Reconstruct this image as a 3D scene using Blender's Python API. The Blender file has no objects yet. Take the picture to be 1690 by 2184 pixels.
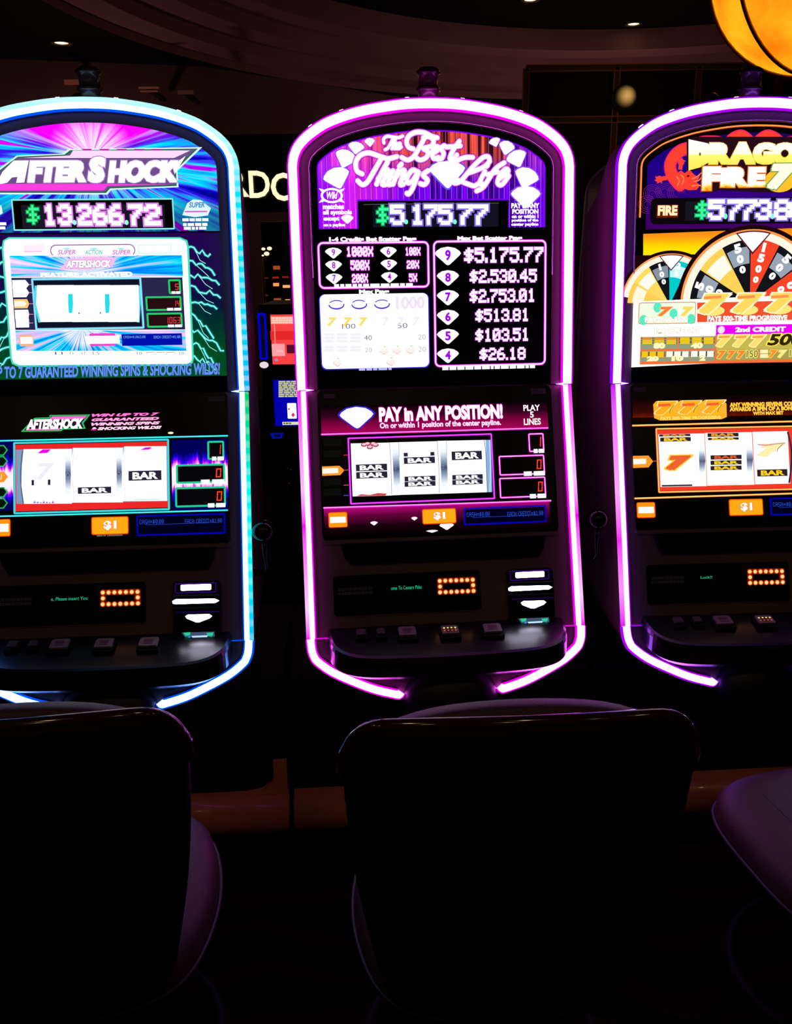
import bpy, bmesh, math, random
from mathutils import Matrix, Vector
random.seed(7)
SC = bpy.context.scene
COL = SC.collection
# ------------------------------------------------------------------ camera, world, exposure
F_PX, CAM_H, PITCH, ROLL = 1822.9, 1.5, -0.2844, 0.0114
cam_d = bpy.data.cameras.new('camera'); cam = bpy.data.objects.new('camera', cam_d); COL.objects.link(cam)
cam_d.sensor_fit = 'HORIZONTAL'; cam_d.sensor_width = 36.0; cam_d.lens = F_PX / 1690 * 36.0
cam_d.clip_start = 0.02
cam.matrix_world = Matrix.Translation((0, 0, CAM_H)) @ Matrix.Rotation(math.pi/2 + PITCH, 4, 'X') @ Matrix.Rotation(-ROLL, 4, 'Z')
SC.camera = cam
wd = bpy.data.worlds.new('world'); SC.world = wd; wd.use_nodes = True
wd.node_tree.nodes['Background'].inputs[0].default_value = (0.02, 0.012, 0.02, 1)
wd.node_tree.nodes['Background'].inputs[1].default_value = 0.02
SC.view_settings.view_transform = 'Standard'; SC.view_settings.look = 'None'
SC.view_settings.exposure = 0.0; SC.view_settings.gamma = 1.0; SC.view_settings.use_curve_mapping = False
SC.cycles.max_bounces = 6

# ------------------------------------------------------------------ materials
MATS = {}
def srgb(h):
    h = h.lstrip('#')
    f = lambda c: c/12.92 if c <= 0.04045 else ((c+0.055)/1.055)**2.4
    return tuple(f(int(h[i:i+2], 16)/255) for i in (0, 2, 4))
def pbr(name, col, rough=0.5, metal=0.0, coat=0.0, noise=0.0, nscale=30.0, bump=0.0, spec=0.5, trans=0.0):
    if name in MATS: return MATS[name]
    m = bpy.data.materials.new(name); m.use_nodes = True; N = m.node_tree.nodes; L = m.node_tree.links
    b = N['Principled BSDF']
    b.inputs['Base Color'].default_value = (*col, 1); b.inputs['Roughness'].default_value = rough
    b.inputs['Metallic'].default_value = metal; b.inputs['Coat Weight'].default_value = coat
    b.inputs['Coat Roughness'].default_value = 0.08; b.inputs['Specular IOR Level'].default_value = spec
    b.inputs['Transmission Weight'].default_value = trans
    if noise or bump:
        tc = N.new('ShaderNodeTexCoord'); nz = N.new('ShaderNodeTexNoise'); nz.inputs['Scale'].default_value = nscale; nz.inputs['Detail'].default_value = 4
        L.new(tc.outputs['Object'], nz.inputs['Vector'])
        if noise:
            mx = N.new('ShaderNodeMix'); mx.data_type = 'RGBA'
            mx.inputs[6].default_value = (*[c*(1-noise) for c in col], 1); mx.inputs[7].default_value = (*[min(1, c*(1+noise)) for c in col], 1)
            L.new(nz.outputs['Fac'], mx.inputs[0]); L.new(mx.outputs[2], b.inputs['Base Color'])
        if bump:
            bp = N.new('ShaderNodeBump'); bp.inputs['Strength'].default_value = bump; bp.inputs['Distance'].default_value = 0.002
            L.new(nz.outputs['Fac'], bp.inputs['Height']); L.new(bp.outputs['Normal'], b.inputs['Normal'])
    MATS[name] = m; return m
def em(col, s=1.0, sample=False):
    if isinstance(col, str): col = srgb(col)
    key = ('em', tuple(round(c, 4) for c in col), s, sample)
    if key in MATS: return MATS[key]
    m = bpy.data.materials.new('lit_%02x%02x%02x' % tuple(int(max(0, min(1, c))*255) for c in col)); m.use_nodes = True
    N = m.node_tree.nodes; N.clear(); L = m.node_tree.links
    e = N.new('ShaderNodeEmission'); o = N.new('ShaderNodeOutputMaterial')
    e.inputs[0].default_value = (*col, 1); e.inputs[1].default_value = s; L.new(e.outputs[0], o.inputs[0])
    if not sample: m.cycles.emission_sampling = 'NONE'
    MATS[key] = m; return m
class NT:
    """little node builder for printed/back-lit art, coordinates come from the mesh's own uv layer (metres)"""
    def __init__(s, name):
        s.m = bpy.data.materials.new(name); s.m.use_nodes = True; s.N = s.m.node_tree.nodes; s.L = s.m.node_tree.links; s.N.clear()
        uv = s.N.new('ShaderNodeUVMap'); uv.uv_map = 'UVMap'
        sp = s.N.new('ShaderNodeSeparateXYZ'); s.L.new(uv.outputs[0], sp.inputs[0]); s.u, s.v = sp.outputs[0], sp.outputs[1]
    def put(s, sock, x):
        if hasattr(x, 'links'): s.L.new(x, sock)
        else: sock.default_value = x
    def math(s, op, a, b=0.0, c=0.0):
        n = s.N.new('ShaderNodeMath'); n.operation = op
        for i, x in enumerate((a, b, c)): s.put(n.inputs[i], x)
        return n.outputs[0]
    def step(s, x, a, b):
        n = s.N.new('ShaderNodeMapRange'); n.interpolation_type = 'SMOOTHSTEP'
        for i, q in enumerate((x, a, b, 0.0, 1.0)): s.put(n.inputs[i], q)
        return n.outputs[0]
    def noise(s, x, y, scale=1.0, detail=2.0):
        c = s.N.new('ShaderNodeCombineXYZ'); s.put(c.inputs[0], x); s.put(c.inputs[1], y)
        n = s.N.new('ShaderNodeTexNoise'); n.inputs['Scale'].default_value = scale; n.inputs['Detail'].default_value = detail
        s.L.new(c.outputs[0], n.inputs['Vector']); return n.outputs['Fac']
    def ramp(s, f, stops):
        n = s.N.new('ShaderNodeValToRGB'); e = n.color_ramp.elements
        while len(e) < len(stops): e.new(0.5)
        for q, (p, c) in zip(e, stops):
            q.position = p; q.color = (*(srgb(c) if isinstance(c, str) else c), 1)
        s.put(n.inputs[0], f); return n.outputs[0]
    def mix(s, f, a, b, mode='MIX'):
        n = s.N.new('ShaderNodeMix'); n.data_type = 'RGBA'; n.blend_type = mode
        s.put(n.inputs[0], f)
        for k, x in ((6, a), (7, b)):
            if isinstance(x, str): x = (*srgb(x), 1)
            s.put(n.inputs[k], x)
        return n.outputs[2]
    def emit(s, c, strength=1.0, sample=False):
        e = s.N.new('ShaderNodeEmission'); o = s.N.new('ShaderNodeOutputMaterial')
        s.put(e.inputs[0], c); e.inputs[1].default_value = strength; s.L.new(e.outputs[0], o.inputs[0])
        if not sample: s.m.cycles.emission_sampling = 'NONE'
        return s.m

BEZEL = pbr('bezel_silver_plastic', (0.14, 0.088, 0.108), 0.45, 0.1)
GLASS = pbr('black_glass', (0.003, 0.003, 0.005), 0.25, 0, 0.0, spec=0.25)
BLACK = pbr('black_plastic', (0.002, 0.002, 0.003), 0.55, spec=0.1)
GLOSSB = pbr('glossy_black_plastic', (0.004, 0.004, 0.007), 0.16)
DECKM = pbr('deck_satin_black', (0.006, 0.006, 0.008), 0.22, 0, noise=0.2, nscale=400)
SIDEM = pbr('cabinet_side_laminate', (0.27, 0.16, 0.2), 0.5, noise=0.12, nscale=60)
CHROME = pbr('polished_trim', (0.55, 0.5, 0.55), 0.25, 1.0)

# ------------------------------------------------------------------ object helpers
def tag(o, label=None, cat=None, group=None, kind=None):
    if label: o['label'] = label
    if cat: o['category'] = cat
    if group: o['group'] = group
    if kind: o['kind'] = kind
    return o
def empty(name, loc=(0, 0, 0), rz=0.0):
    o = bpy.data.objects.new(name, None); COL.objects.link(o); o.location = loc; o.rotation_euler = (0, 0, rz); o.empty_display_size = 0.1
    return o
def obj(name, verts, faces, mat, parent=None, smooth=False, uvs=None, mats=None, fmat=None):
    me = bpy.data.meshes.new(name); me.from_pydata([tuple(v) for v in verts], [], faces)
    for m in (mats or [mat]): me.materials.append(m)
    if fmat: me.polygons.foreach_set('material_index', fmat)
    if smooth: me.polygons.foreach_set('use_smooth', [True]*len(me.polygons))
    if uvs:
        ul = me.uv_layers.new(name='UVMap')
        for lp in me.loops: ul.data[lp.index].uv = uvs[lp.vertex_index]
    me.update()
    o = bpy.data.objects.new(name, me); COL.objects.link(o)
    if parent: o.parent = parent
    return o
def bm_obj(name, bm, mat, parent=None, smooth=False):
    bmesh.ops.recalc_face_normals(bm, faces=bm.faces)
    me = bpy.data.meshes.new(name); bm.to_mesh(me); bm.free(); me.materials.append(mat)
    if smooth:
        me.polygons.foreach_set('use_smooth', [True]*len(me.polygons))
    o = bpy.data.objects.new(name, me); COL.objects.link(o)
    if parent: o.parent = parent
    return o
def box(name, c, s, mat, parent=None, bev=0.0, rot=None, seg=2):
    bm = bmesh.new(); bmesh.ops.create_cube(bm, size=1.0)
    bmesh.ops.scale(bm, vec=s, verts=bm.verts)
    if bev: bmesh.ops.bevel(bm, geom=list(bm.edges), offset=bev, segments=seg, affect='EDGES', profile=0.6)
    if rot: bmesh.ops.rotate(bm, verts=bm.verts, cent=(0, 0, 0), matrix=rot)
    bmesh.ops.translate(bm, vec=c, verts=bm.verts)
    return bm_obj(name, bm, mat, parent, smooth=False)
def lathe(name, prof, mat, parent=None, seg=32, c=(0, 0, 0), smooth=True, arc=None):
    vs, fs = [], []
    n = len(prof)
    for k in range(seg):
        a = 2*math.pi*k/seg
        for r, z in prof: vs.append((c[0]+r*math.cos(a), c[1]+r*math.sin(a), c[2]+z))
    for k in range(seg):
        k2 = (k+1) % seg
        for j in range(n-1):
            fs.append((k*n+j, k2*n+j, k2*n+j+1, k*n+j+1))
    return obj(name, vs, fs, mat, parent, smooth)
def tube(name, pts, r, mat, parent=None, seg=10, closed=False):
    pts = [Vector(p) for p in pts]; n = len(pts); vs, fs = [], []
    up = Vector((0, 0, 1))
    for i, p in enumerate(pts):
        a = pts[(i-1) % n] if (closed or i > 0) else p
        b = pts[(i+1) % n] if (closed or i < n-1) else p
        t = (b-a).normalized()
        x = t.cross(up)
        if x.length < 0.05: x = t.cross(Vector((0, 1, 0)))
        x.normalize(); y = x.cross(t)
        rr = r[i] if isinstance(r, (list, tuple)) else r
        for k in range(seg):
            q = 2*math.pi*k/seg; vs.append(p + x*(rr*math.cos(q)) + y*(rr*math.sin(q)))
    m = n if closed else n-1
    for i in range(m):
        j = (i+1) % n
        for k in range(seg):
            k2 = (k+1) % seg; fs.append((i*seg+k, i*seg+k2, j*seg+k2, j*seg+k))
    if not closed:
        fs.append(tuple(range(seg))[::-1]); fs.append(tuple((n-1)*seg+k for k in range(seg)))
    return obj(name, vs, fs, mat, parent, True)
def spline(pts, n=6, closed=False):
    out = []; P = list(pts); m = len(P)
    for i in range(m if closed else m-1):
        p0 = P[(i-1) % m] if (closed or i > 0) else P[i]; p1 = P[i]; p2 = P[(i+1) % m]
        p3 = P[(i+2) % m] if (closed or i+2 < m) else p2
        for k in range(n):
            t = k/n
            out.append(tuple(0.5*((2*b)+(-a+c)*t+(2*a-5*b+4*c-d)*t*t+(-a+3*b-3*c+d)*t**3) for a, b, c, d in zip(p0, p1, p2, p3)))
    if not closed: out.append(tuple(P[-1]))
    return out
def rr_pts(x0, y0, x1, y1, r, n=5):
    r = min(r, abs(x1-x0)/2, abs(y1-y0)/2); out = []
    for cx, cy, a0 in ((x1-r, y1-r, 0), (x0+r, y1-r, 90), (x0+r, y0+r, 180), (x1-r, y0+r, 270)):
        for k in range(n+1):
            a = math.radians(a0+90*k/n); out.append((cx+r*math.cos(a), cy+r*math.sin(a)))
    return out
def offset_path(path, d, closed=False):
    """offset to the left of the walking direction"""
    out = []; n = len(path)
    for i, p in enumerate(path):
        a = path[(i-1) % n] if (closed or i > 0) else p; b = path[(i+1) % n] if (closed or i < n-1) else p
        tx, ty = b[0]-a[0], b[1]-a[1]; l = math.hypot(tx, ty) or 1
        out.append((p[0]-ty/l*d, p[1]+tx/l*d))
    return out
def scr_ray(px, py):
    a, b = px-845, py-1092; c, s = math.cos(ROLL), math.sin(ROLL)
    X, Y = a*c-b*s, a*s+b*c
    v = (X/F_PX, 1.0, -Y/F_PX); c, s = math.cos(PITCH), math.sin(PITCH)
    return Vector((v[0], v[1]*c-v[2]*s, v[1]*s+v[2]*c))
def at_y(px, py, y):
    r = scr_ray(px, py); return Vector((0, 0, CAM_H)) + r*(y/r.y)
def at_z(px, py, z):
    r = scr_ray(px, py); return Vector((0, 0, CAM_H)) + r*((z-CAM_H)/r.z)

# ------------------------------------------------------------------ 5x7 dot font, seven segment digits
PIXF = {'0': '01110 10001 10011 10101 11001 10001 01110', '1': '00100 01100 00100 00100 00100 00100 01110', '2': '01110 10001 00001 00110 01000 10000 11111',
 '3': '01110 10001 00001 00110 00001 10001 01110', '4': '00010 00110 01010 10010 11111 00010 00010', '5': '11111 10000 11110 00001 00001 10001 01110',
 '6': '00110 01000 10000 11110 10001 10001 01110', '7': '11111 00001 00010 00100 01000 01000 01000', '8': '01110 10001 10001 01110 10001 10001 01110',
 '9': '01110 10001 10001 01111 00001 00010 01100', '$': '00100 01111 10100 01110 00101 11110 00100', 'X': '10001 10001 01010 00100 01010 10001 10001',
 ',': '0 0 0 0 0 1 1', '.': '0 0 0 0 0 0 1', 'C': '01110 10001 10000 10000 10000 10001 01110', 'A': '01110 10001 10001 11111 10001 10001 10001',
 'S': '01111 10000 10000 01110 00001 00001 11110', 'H': '10001 10001 10001 11111 10001 10001 10001', 'E': '11111 10000 10000 11110 10000 10000 11111',
 'R': '11110 10001 10001 11110 10100 10010 10001', 'D': '11110 10001 10001 10001 10001 10001 11110', 'I': '111 010 010 010 010 010 111', 'T': '11111 00100 00100 00100 00100 00100 00100',
 '=': '00000 00000 11111 00000 11111 00000 00000', ' ': '000 000 000 000 000 000 000', '-': '00000 00000 00000 11111 00000 00000 00000'}
SEGS = {'0': 'abcdef', '1': 'bc', '2': 'abged', '3': 'abgcd', '4': 'fgbc', '5': 'afgcd', '6': 'afgedc', '7': 'abc', '8': 'abcdefg', '9': 'abcdfg'}

# ------------------------------------------------------------------ a flat working surface: pixel -> (u, v) -> local 3D
class Board:
    def __init__(s, root_loc, rz, d0, z0, d1, z1):
        s.loc = Vector((root_loc[0], root_loc[1], root_loc[2] if len(root_loc) > 2 else 0.0)); s.rz = rz
        s.lo = Vector((0, -d0, z0)); t = Vector((0, -(d1-d0), z1-z0)); s.len = t.length; s.t = t.normalized()
        s.r = Vector((1, 0, 0)); s.n = s.r.cross(s.t); s.parent = None; s.base = 0.0
        R = Matrix.Rotation(rz, 3, 'Z'); s.wo = s.loc + R @ s.lo; s.wr = R @ s.r; s.wt = R @ s.t; s.wn = R @ s.n
    def uv(s, px, py):
        r = scr_ray(px, py); O = Vector((0, 0, CAM_H)); k = ((s.wo - O).dot(s.wn)) / r.dot(s.wn)
        q = O + r*k - s.wo; return (q.dot(s.wr), q.dot(s.wt))
    def p3(s, u, v, o=0.0): return s.lo + s.r*u + s.t*v + s.n*o
    def flat(s, name, polys, mat, layer=1, parent=None, uvs=False, mats=None, fmat=None):
        vs, fs, uv = [], [], []
        o = s.base + layer*0.0004
        for p in polys:
            b = len(vs)
            for (u, v) in p: vs.append(s.p3(u, v, o)); uv.append((u, v))
            fs.append(tuple(range(b, b+len(p))))
        return obj(name, vs, fs, mat, parent or s.parent, False, uv if uvs else None, mats, fmat)
    def ppoly(s, name, pts, mat, layer=1, parent=None, uvs=False): return s.flat(name, [[s.uv(*p) for p in pts]], mat, layer, parent, uvs)
    def R(s, x0, y0, x1, y1):
        a = s.uv(x0, y0); b = s.uv(x1, y1); return (a[0], b[1], b[0], a[1])   # u0 v0 u1 v1
    def rect(s, name, x0, y0, x1, y1, mat, layer=1, parent=None, r=0.0, uvs=False):
        u0, v0, u1, v1 = s.R(x0, y0, x1, y1)
        return s.flat(name, [rr_pts(u0, v0, u1, v1, r) if r else [(u0, v0), (u1, v0), (u1, v1), (u0, v1)]], mat, layer, parent, uvs)
    def frame(s, name, x0, y0, x1, y1, w, mat, layer=1, parent=None, r=0.0):
        u0, v0, u1, v1 = s.R(x0, y0, x1, y1)
        return s.flat(name, s.frame_polys(u0, v0, u1, v1, w, r), mat, layer, parent)
    def frame_polys(s, u0, v0, u1, v1, w, r=0.0):
        o = rr_pts(u0-w/2, v0-w/2, u1+w/2, v1+w/2, r+w/2, 5); i = rr_pts(u0+w/2, v0+w/2, u1-w/2, v1-w/2, max(r-w/2, 1e-5), 5); n = len(o)
        return [[o[k], o[(k+1) % n], i[(k+1) % n], i[k]] for k in range(n)]
    def slab(s, name, poly, o0, o1, mat, parent=None, bev=0.0):
        bm = bmesh.new(); v0 = [bm.verts.new(s.p3(u, v, o0)) for u, v in poly]; v1 = [bm.verts.new(s.p3(u, v, o1)) for u, v in poly]; n = len(poly)
        bm.faces.new(v0); top = bm.faces.new(v1)
        for k in range(n): bm.faces.new((v0[k], v0[(k+1) % n], v1[(k+1) % n], v1[k]))
        if bev: bmesh.ops.bevel(bm, geom=list(top.edges), offset=bev, segments=2, affect='EDGES', profile=0.5)
        return bm_obj(name, bm, mat, parent or s.parent)
    def ribbon(s, path, w, caps=True, closed=False):
        polys = []; L = offset_path(path, w/2, closed); Rr = offset_path(path, -w/2, closed); n = len(path)
        for i in range(n if closed else n-1):
            j = (i+1) % n; polys.append([Rr[i], Rr[j], L[j], L[i]])
        if caps and not closed:
            for (u, v) in (path[0], path[-1]): polys.append([(u+w/2*math.cos(2*math.pi*k/10), v+w/2*math.sin(2*math.pi*k/10)) for k in range(10)])
        return polys
    def line(s, name, pts, w, mat, layer=1, parent=None, smooth=0, caps=False):
        p = [s.uv(*q) for q in pts]
        if smooth: p = spline(p, smooth)
        return s.flat(name, s.ribbon(p, w, caps), mat, layer, parent)
    def strokes(s, name, strokes, w, layers, parent=None, smooth=5):
        """layers: list of (extra width, material); one object per layer"""
        out = []
        for k, (ex, mat, lay) in enumerate(layers):
            polys = []
            for st in strokes:
                ww = w
                if isinstance(st[0], (int, float)): ww = st[0]; st = st[1:]
                p = spline([s.uv(*q) for q in st], smooth); polys += s.ribbon(p, ww+ex, True)
                for (u, v) in p[::2]: polys.append([(u+(ww+ex)/2*math.cos(2*math.pi*q/8), v+(ww+ex)/2*math.sin(2*math.pi*q/8)) for q in range(8)])
            out.append(s.flat(name if k == 0 else name + '_outline', polys, mat, lay, parent))
        return out
    def text(s, name, string, x0, y0, x1, y1, mat, layer=3, parent=None, bold=0.0, shear=0.0, outline=None, ow=0.02, space=1.0, fat=0.0):
        u0, v0, u1, v1 = s.R(x0, y0, x1, y1)
        vs, fs = text_mesh(string, bold, shear, space, fat)
        xs = [a for a, b in vs]; ys = [b for a, b in vs]; mx, Mx, my, My = min(xs), max(xs), min(ys), max(ys)
        f = lambda a, b: (u0+(a-mx)/(Mx-mx)*(u1-u0), v0+(b-my)/(My-my)*(v1-v0))
        o = s.base + layer*0.0004
        ob = obj(name, [s.p3(*f(a, b), o) for a, b in vs], fs, mat, parent or s.parent)
        if outline:
            vs2, fs2 = text_mesh(string, min(bold, .07)+ow, shear, space, fat)
            obj(name + '_outline', [s.p3(*f(a, b), o-0.0002) for a, b in vs2], fs2, outline, parent or s.parent)  # wider layer beneath also carries the glow around lit lettering
        return ob
    def pix_polys(s, string, x0, y0, x1, y1, grow=1.0, gap=1):
        u0, v0, u1, v1 = s.R(x0, y0, x1, y1); cells = []; cx = 0
        for ch in string:
            rows = PIXF[ch].split()
            for j, row in enumerate(rows):
                for i, b in enumerate(row):
                    if b == '1': cells.append((cx+i, j))
            cx += len(rows[0]) + gap
        W = cx-gap; dx = (u1-u0)/W; dy = (v1-v0)/7; out = []
        for i, j in cells:
            c = (u0+(i+.5)*dx, v1-(j+.5)*dy); hx, hy = dx*grow/2, dy*grow/2
            out.append([(c[0]-hx, c[1]-hy), (c[0]+hx, c[1]-hy), (c[0]+hx, c[1]+hy), (c[0]-hx, c[1]+hy)])
        return out
    def pix(s, name, string, x0, y0, x1, y1, mat, layer=3, parent=None, grow=1.05, halo=None, hgrow=1.8, gap=1):
        if halo: s.flat(name + '_outline', s.pix_polys(string, x0, y0, x1, y1, hgrow, gap), halo, layer-0.5, parent)  # wider cells beneath put the glow around the figures into colour
        return s.flat(name, s.pix_polys(string, x0, y0, x1, y1, grow, gap), mat, layer, parent)
    def seg(s, name, string, x0, y0, x1, y1, mat, layer=3, parent=None, sl=0.08):
        u0, v0, u1, v1 = s.R(x0, y0, x1, y1); n = len(string); w = (u1-u0)/n; h = v1-v0; polys = []
        for k, ch in enumerate(string):
            a, b = u0+k*w+w*.12, u0+(k+1)*w-w*.12; t = w*.2; m = (v0+v1)/2
            R = {'a': (a, v1-t, b, v1), 'd': (a, v0, b, v0+t), 'g': (a, m-t/2, b, m+t/2), 'f': (a, m, a+t, v1), 'b': (b-t, m, b, v1), 'e': (a, v0, a+t, m), 'c': (b-t, v0, b, m)}
            for q in SEGS[ch]:
                x0_, y0_, x1_, y1_ = R[q]; e = t*.12
                polys.append([(x0_+e+sl*(y0_-m), y0_+e), (x1_-e+sl*(y0_-m), y0_+e), (x1_-e+sl*(y1_-m), y1_-e), (x0_+e+sl*(y1_-m), y1_-e)])
        return s.flat(name, polys, mat, layer, parent)
    def blocks(s, name, x0, y0, x1, y1, mat, layer=3, parent=None, words=6, seed=1):
        """a line of print too small to read: a row of little solid words"""
        rnd = random.Random(seed); u0, v0, u1, v1 = s.R(x0, y0, x1, y1); ws = [rnd.uniform(.5, 1.5) for _ in range(words)]; tot = sum(ws)+.18*(words-1); k = (u1-u0)/tot; c = u0; polys = []
        for w in ws: polys.append([(c, v0), (c+w*k, v0), (c+w*k, v1), (c, v1)]); c += (w+.18)*k
        return s.flat(name, polys, mat, layer, parent)
    def ell(s, cx, cy, rx, ry, n=28, a0=0, a1=360):
        u, v = s.uv(cx, cy); k = 0.00103
        return [(u+rx*k*math.cos(math.radians(a0+(a1-a0)*i/n)), v+ry*k*math.sin(math.radians(a0+(a1-a0)*i/n))) for i in range(n if a1-a0 == 360 else n+1)]
    def diamond(s, name, cx, cy, w, h, mat, layer=3, parent=None, rot=0.0, halo=None):
        u, v = s.uv(cx, cy); k = 0.00104; c, sn = math.cos(math.radians(rot)), math.sin(math.radians(rot))
        sh = [(-.5, .12), (-.44, .25), (-.27, .41), (0, .48), (.27, .41), (.44, .25), (.5, .12), (.44, 0), (.07, -.48), (0, -.52), (-.07, -.48), (-.44, 0)]
        f = lambda g: [(u+k*((x*w*g)*c-(y*h*g)*sn), v+k*((x*w*g)*sn+(y*h*g)*c)) for x, y in sh]
        o = s.flat(name, [f(1.0)], mat, layer, parent)
        if halo: s.flat(name + '_glow', [f(1.13)], halo, layer-0.5, parent)
        return o
_TXT = {}
def text_mesh(string, bold, shear, space, fat=0.0):
    key = (string, round(bold, 4), shear, space, fat)
    if key in _TXT: return _TXT[key]
    if fat:   # heavier weight: the outline repeated at small shifts
        v0, f0 = text_mesh(string, bold, shear, space); vs, fs = [], []
        for dx, dy in ((-1, -.6), (-1, .6), (1, -.6), (1, .6), (0, 0)):
            b = len(vs); vs += [(x+dx*fat, y+dy*fat) for x, y in v0]; fs += [tuple(i+b for i in f) for f in f0]
        _TXT[key] = (vs, fs); return vs, fs
    cu = bpy.data.curves.new('t', 'FONT'); cu.body = string; cu.offset = bold; cu.shear = shear; cu.space_character = space; cu.resolution_u = 3
    o = bpy.data.objects.new('t', cu); me = o.to_mesh()
    r = ([(v.co.x, v.co.y) for v in me.vertices], [tuple(p.vertices) for p in me.polygons])
    o.to_mesh_clear(); bpy.data.objects.remove(o); bpy.data.curves.remove(cu)
    _TXT[key] = r; return r
def zoomf(x0, y0, s): return lambda a, b: (x0+a/s, y0+b/s)
WHITE = em((1.25, 1.25, 1.25)); WHITE1 = em((1, 1, 1))
# ------------------------------------------------------------------ slot machine cabinet
ZK, ZS, DS, ZB, DB, ZT, DT = 1.231, 1.7012, -0.0556, 0.7161, 0.1843, 0.5895, 0.2372
POSE = [(-0.6319, 1.8694, 0.0575), (0.0926, 1.9165, 0.0963), (0.8007, 1.9523, 0.0421)]
HALF = [(.31, 0), (.31, .12), (.31, .24), (.31, .36), (.31, .44), (.31, .468), (.3065, .489), (.2975, .5095), (.285, .525), (.267, .5405), (.236, .5605), (.203, .574), (.17, .584), (.135, .592), (.08, .6005), (.04, .604), (0, .605)]
HALF = HALF[:5] + spline(HALF[5:], 3)
ARCH = [(-u, v) for u, v in HALF] + [(u, v) for u, v in HALF[::-1][1:]]
BOT = [(.309, .1365), (.307, .112), (.302, .096), (.293, .0825), (.26, .057), (.207, .0305), (.166, .0135), (.125, .002), (.114, .0), (.107, .003), (.102, .009)]
BOTS = spline(BOT, 3)
def strip(B, name, path, a, b, o0, o1, mat, parent, closed=False, sgn=-1, uvs=False):
    P = offset_path(path, sgn*a); Q = offset_path(path, sgn*b); n = len(path); vs, fs, uv = [], [], []
    for p, q in zip(P, Q):
        vs += [B.p3(*p, o0), B.p3(*p, o1), B.p3(*q, o1), B.p3(*q, o0)]; uv += [p, p, q, q]
    for i in range(n-1):
        for k in range(4):
            k2 = (k+1) % 4; fs.append((4*i+k, 4*i+k2, 4*i+4+k2, 4*i+4+k))
    fs += [(0, 1, 2, 3), (4*n-1, 4*n-2, 4*n-3, 4*n-4)]
    return obj(name, vs, fs, mat, parent, False, uv if uvs else None)
def arch_poly(off, vbot):
    p = offset_path(ARCH, -off); p = [(u, max(v, 0)) for u, v in p]; p[0] = (p[0][0], 0); p[-1] = (p[-1][0], 0)
    hw = .31-off
    body = [(u, v) for u, v in p if v > vbot+1e-6]
    return [(-hw, vbot)] + body + [(hw, vbot)]
def led_strip_mat(name, stops, v0, v1, dots=0.0, strength=1.0, sample=False, amt=.25):
    t = NT(name); f = t.step(t.v, v0, v1)
    n = t.N[-1]; n.interpolation_type = 'LINEAR'
    c = t.ramp(f, stops)
    if dots:
        w = t.math('SINE', t.math('MULTIPLY', t.v, 2*math.pi/dots)); w = t.step(w, -0.6, 0.9)
        c = t.mix(t.math('MULTIPLY', w, amt), c, (1, 1, 1, 1))
    return t.emit(c, strength, sample)

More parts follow.
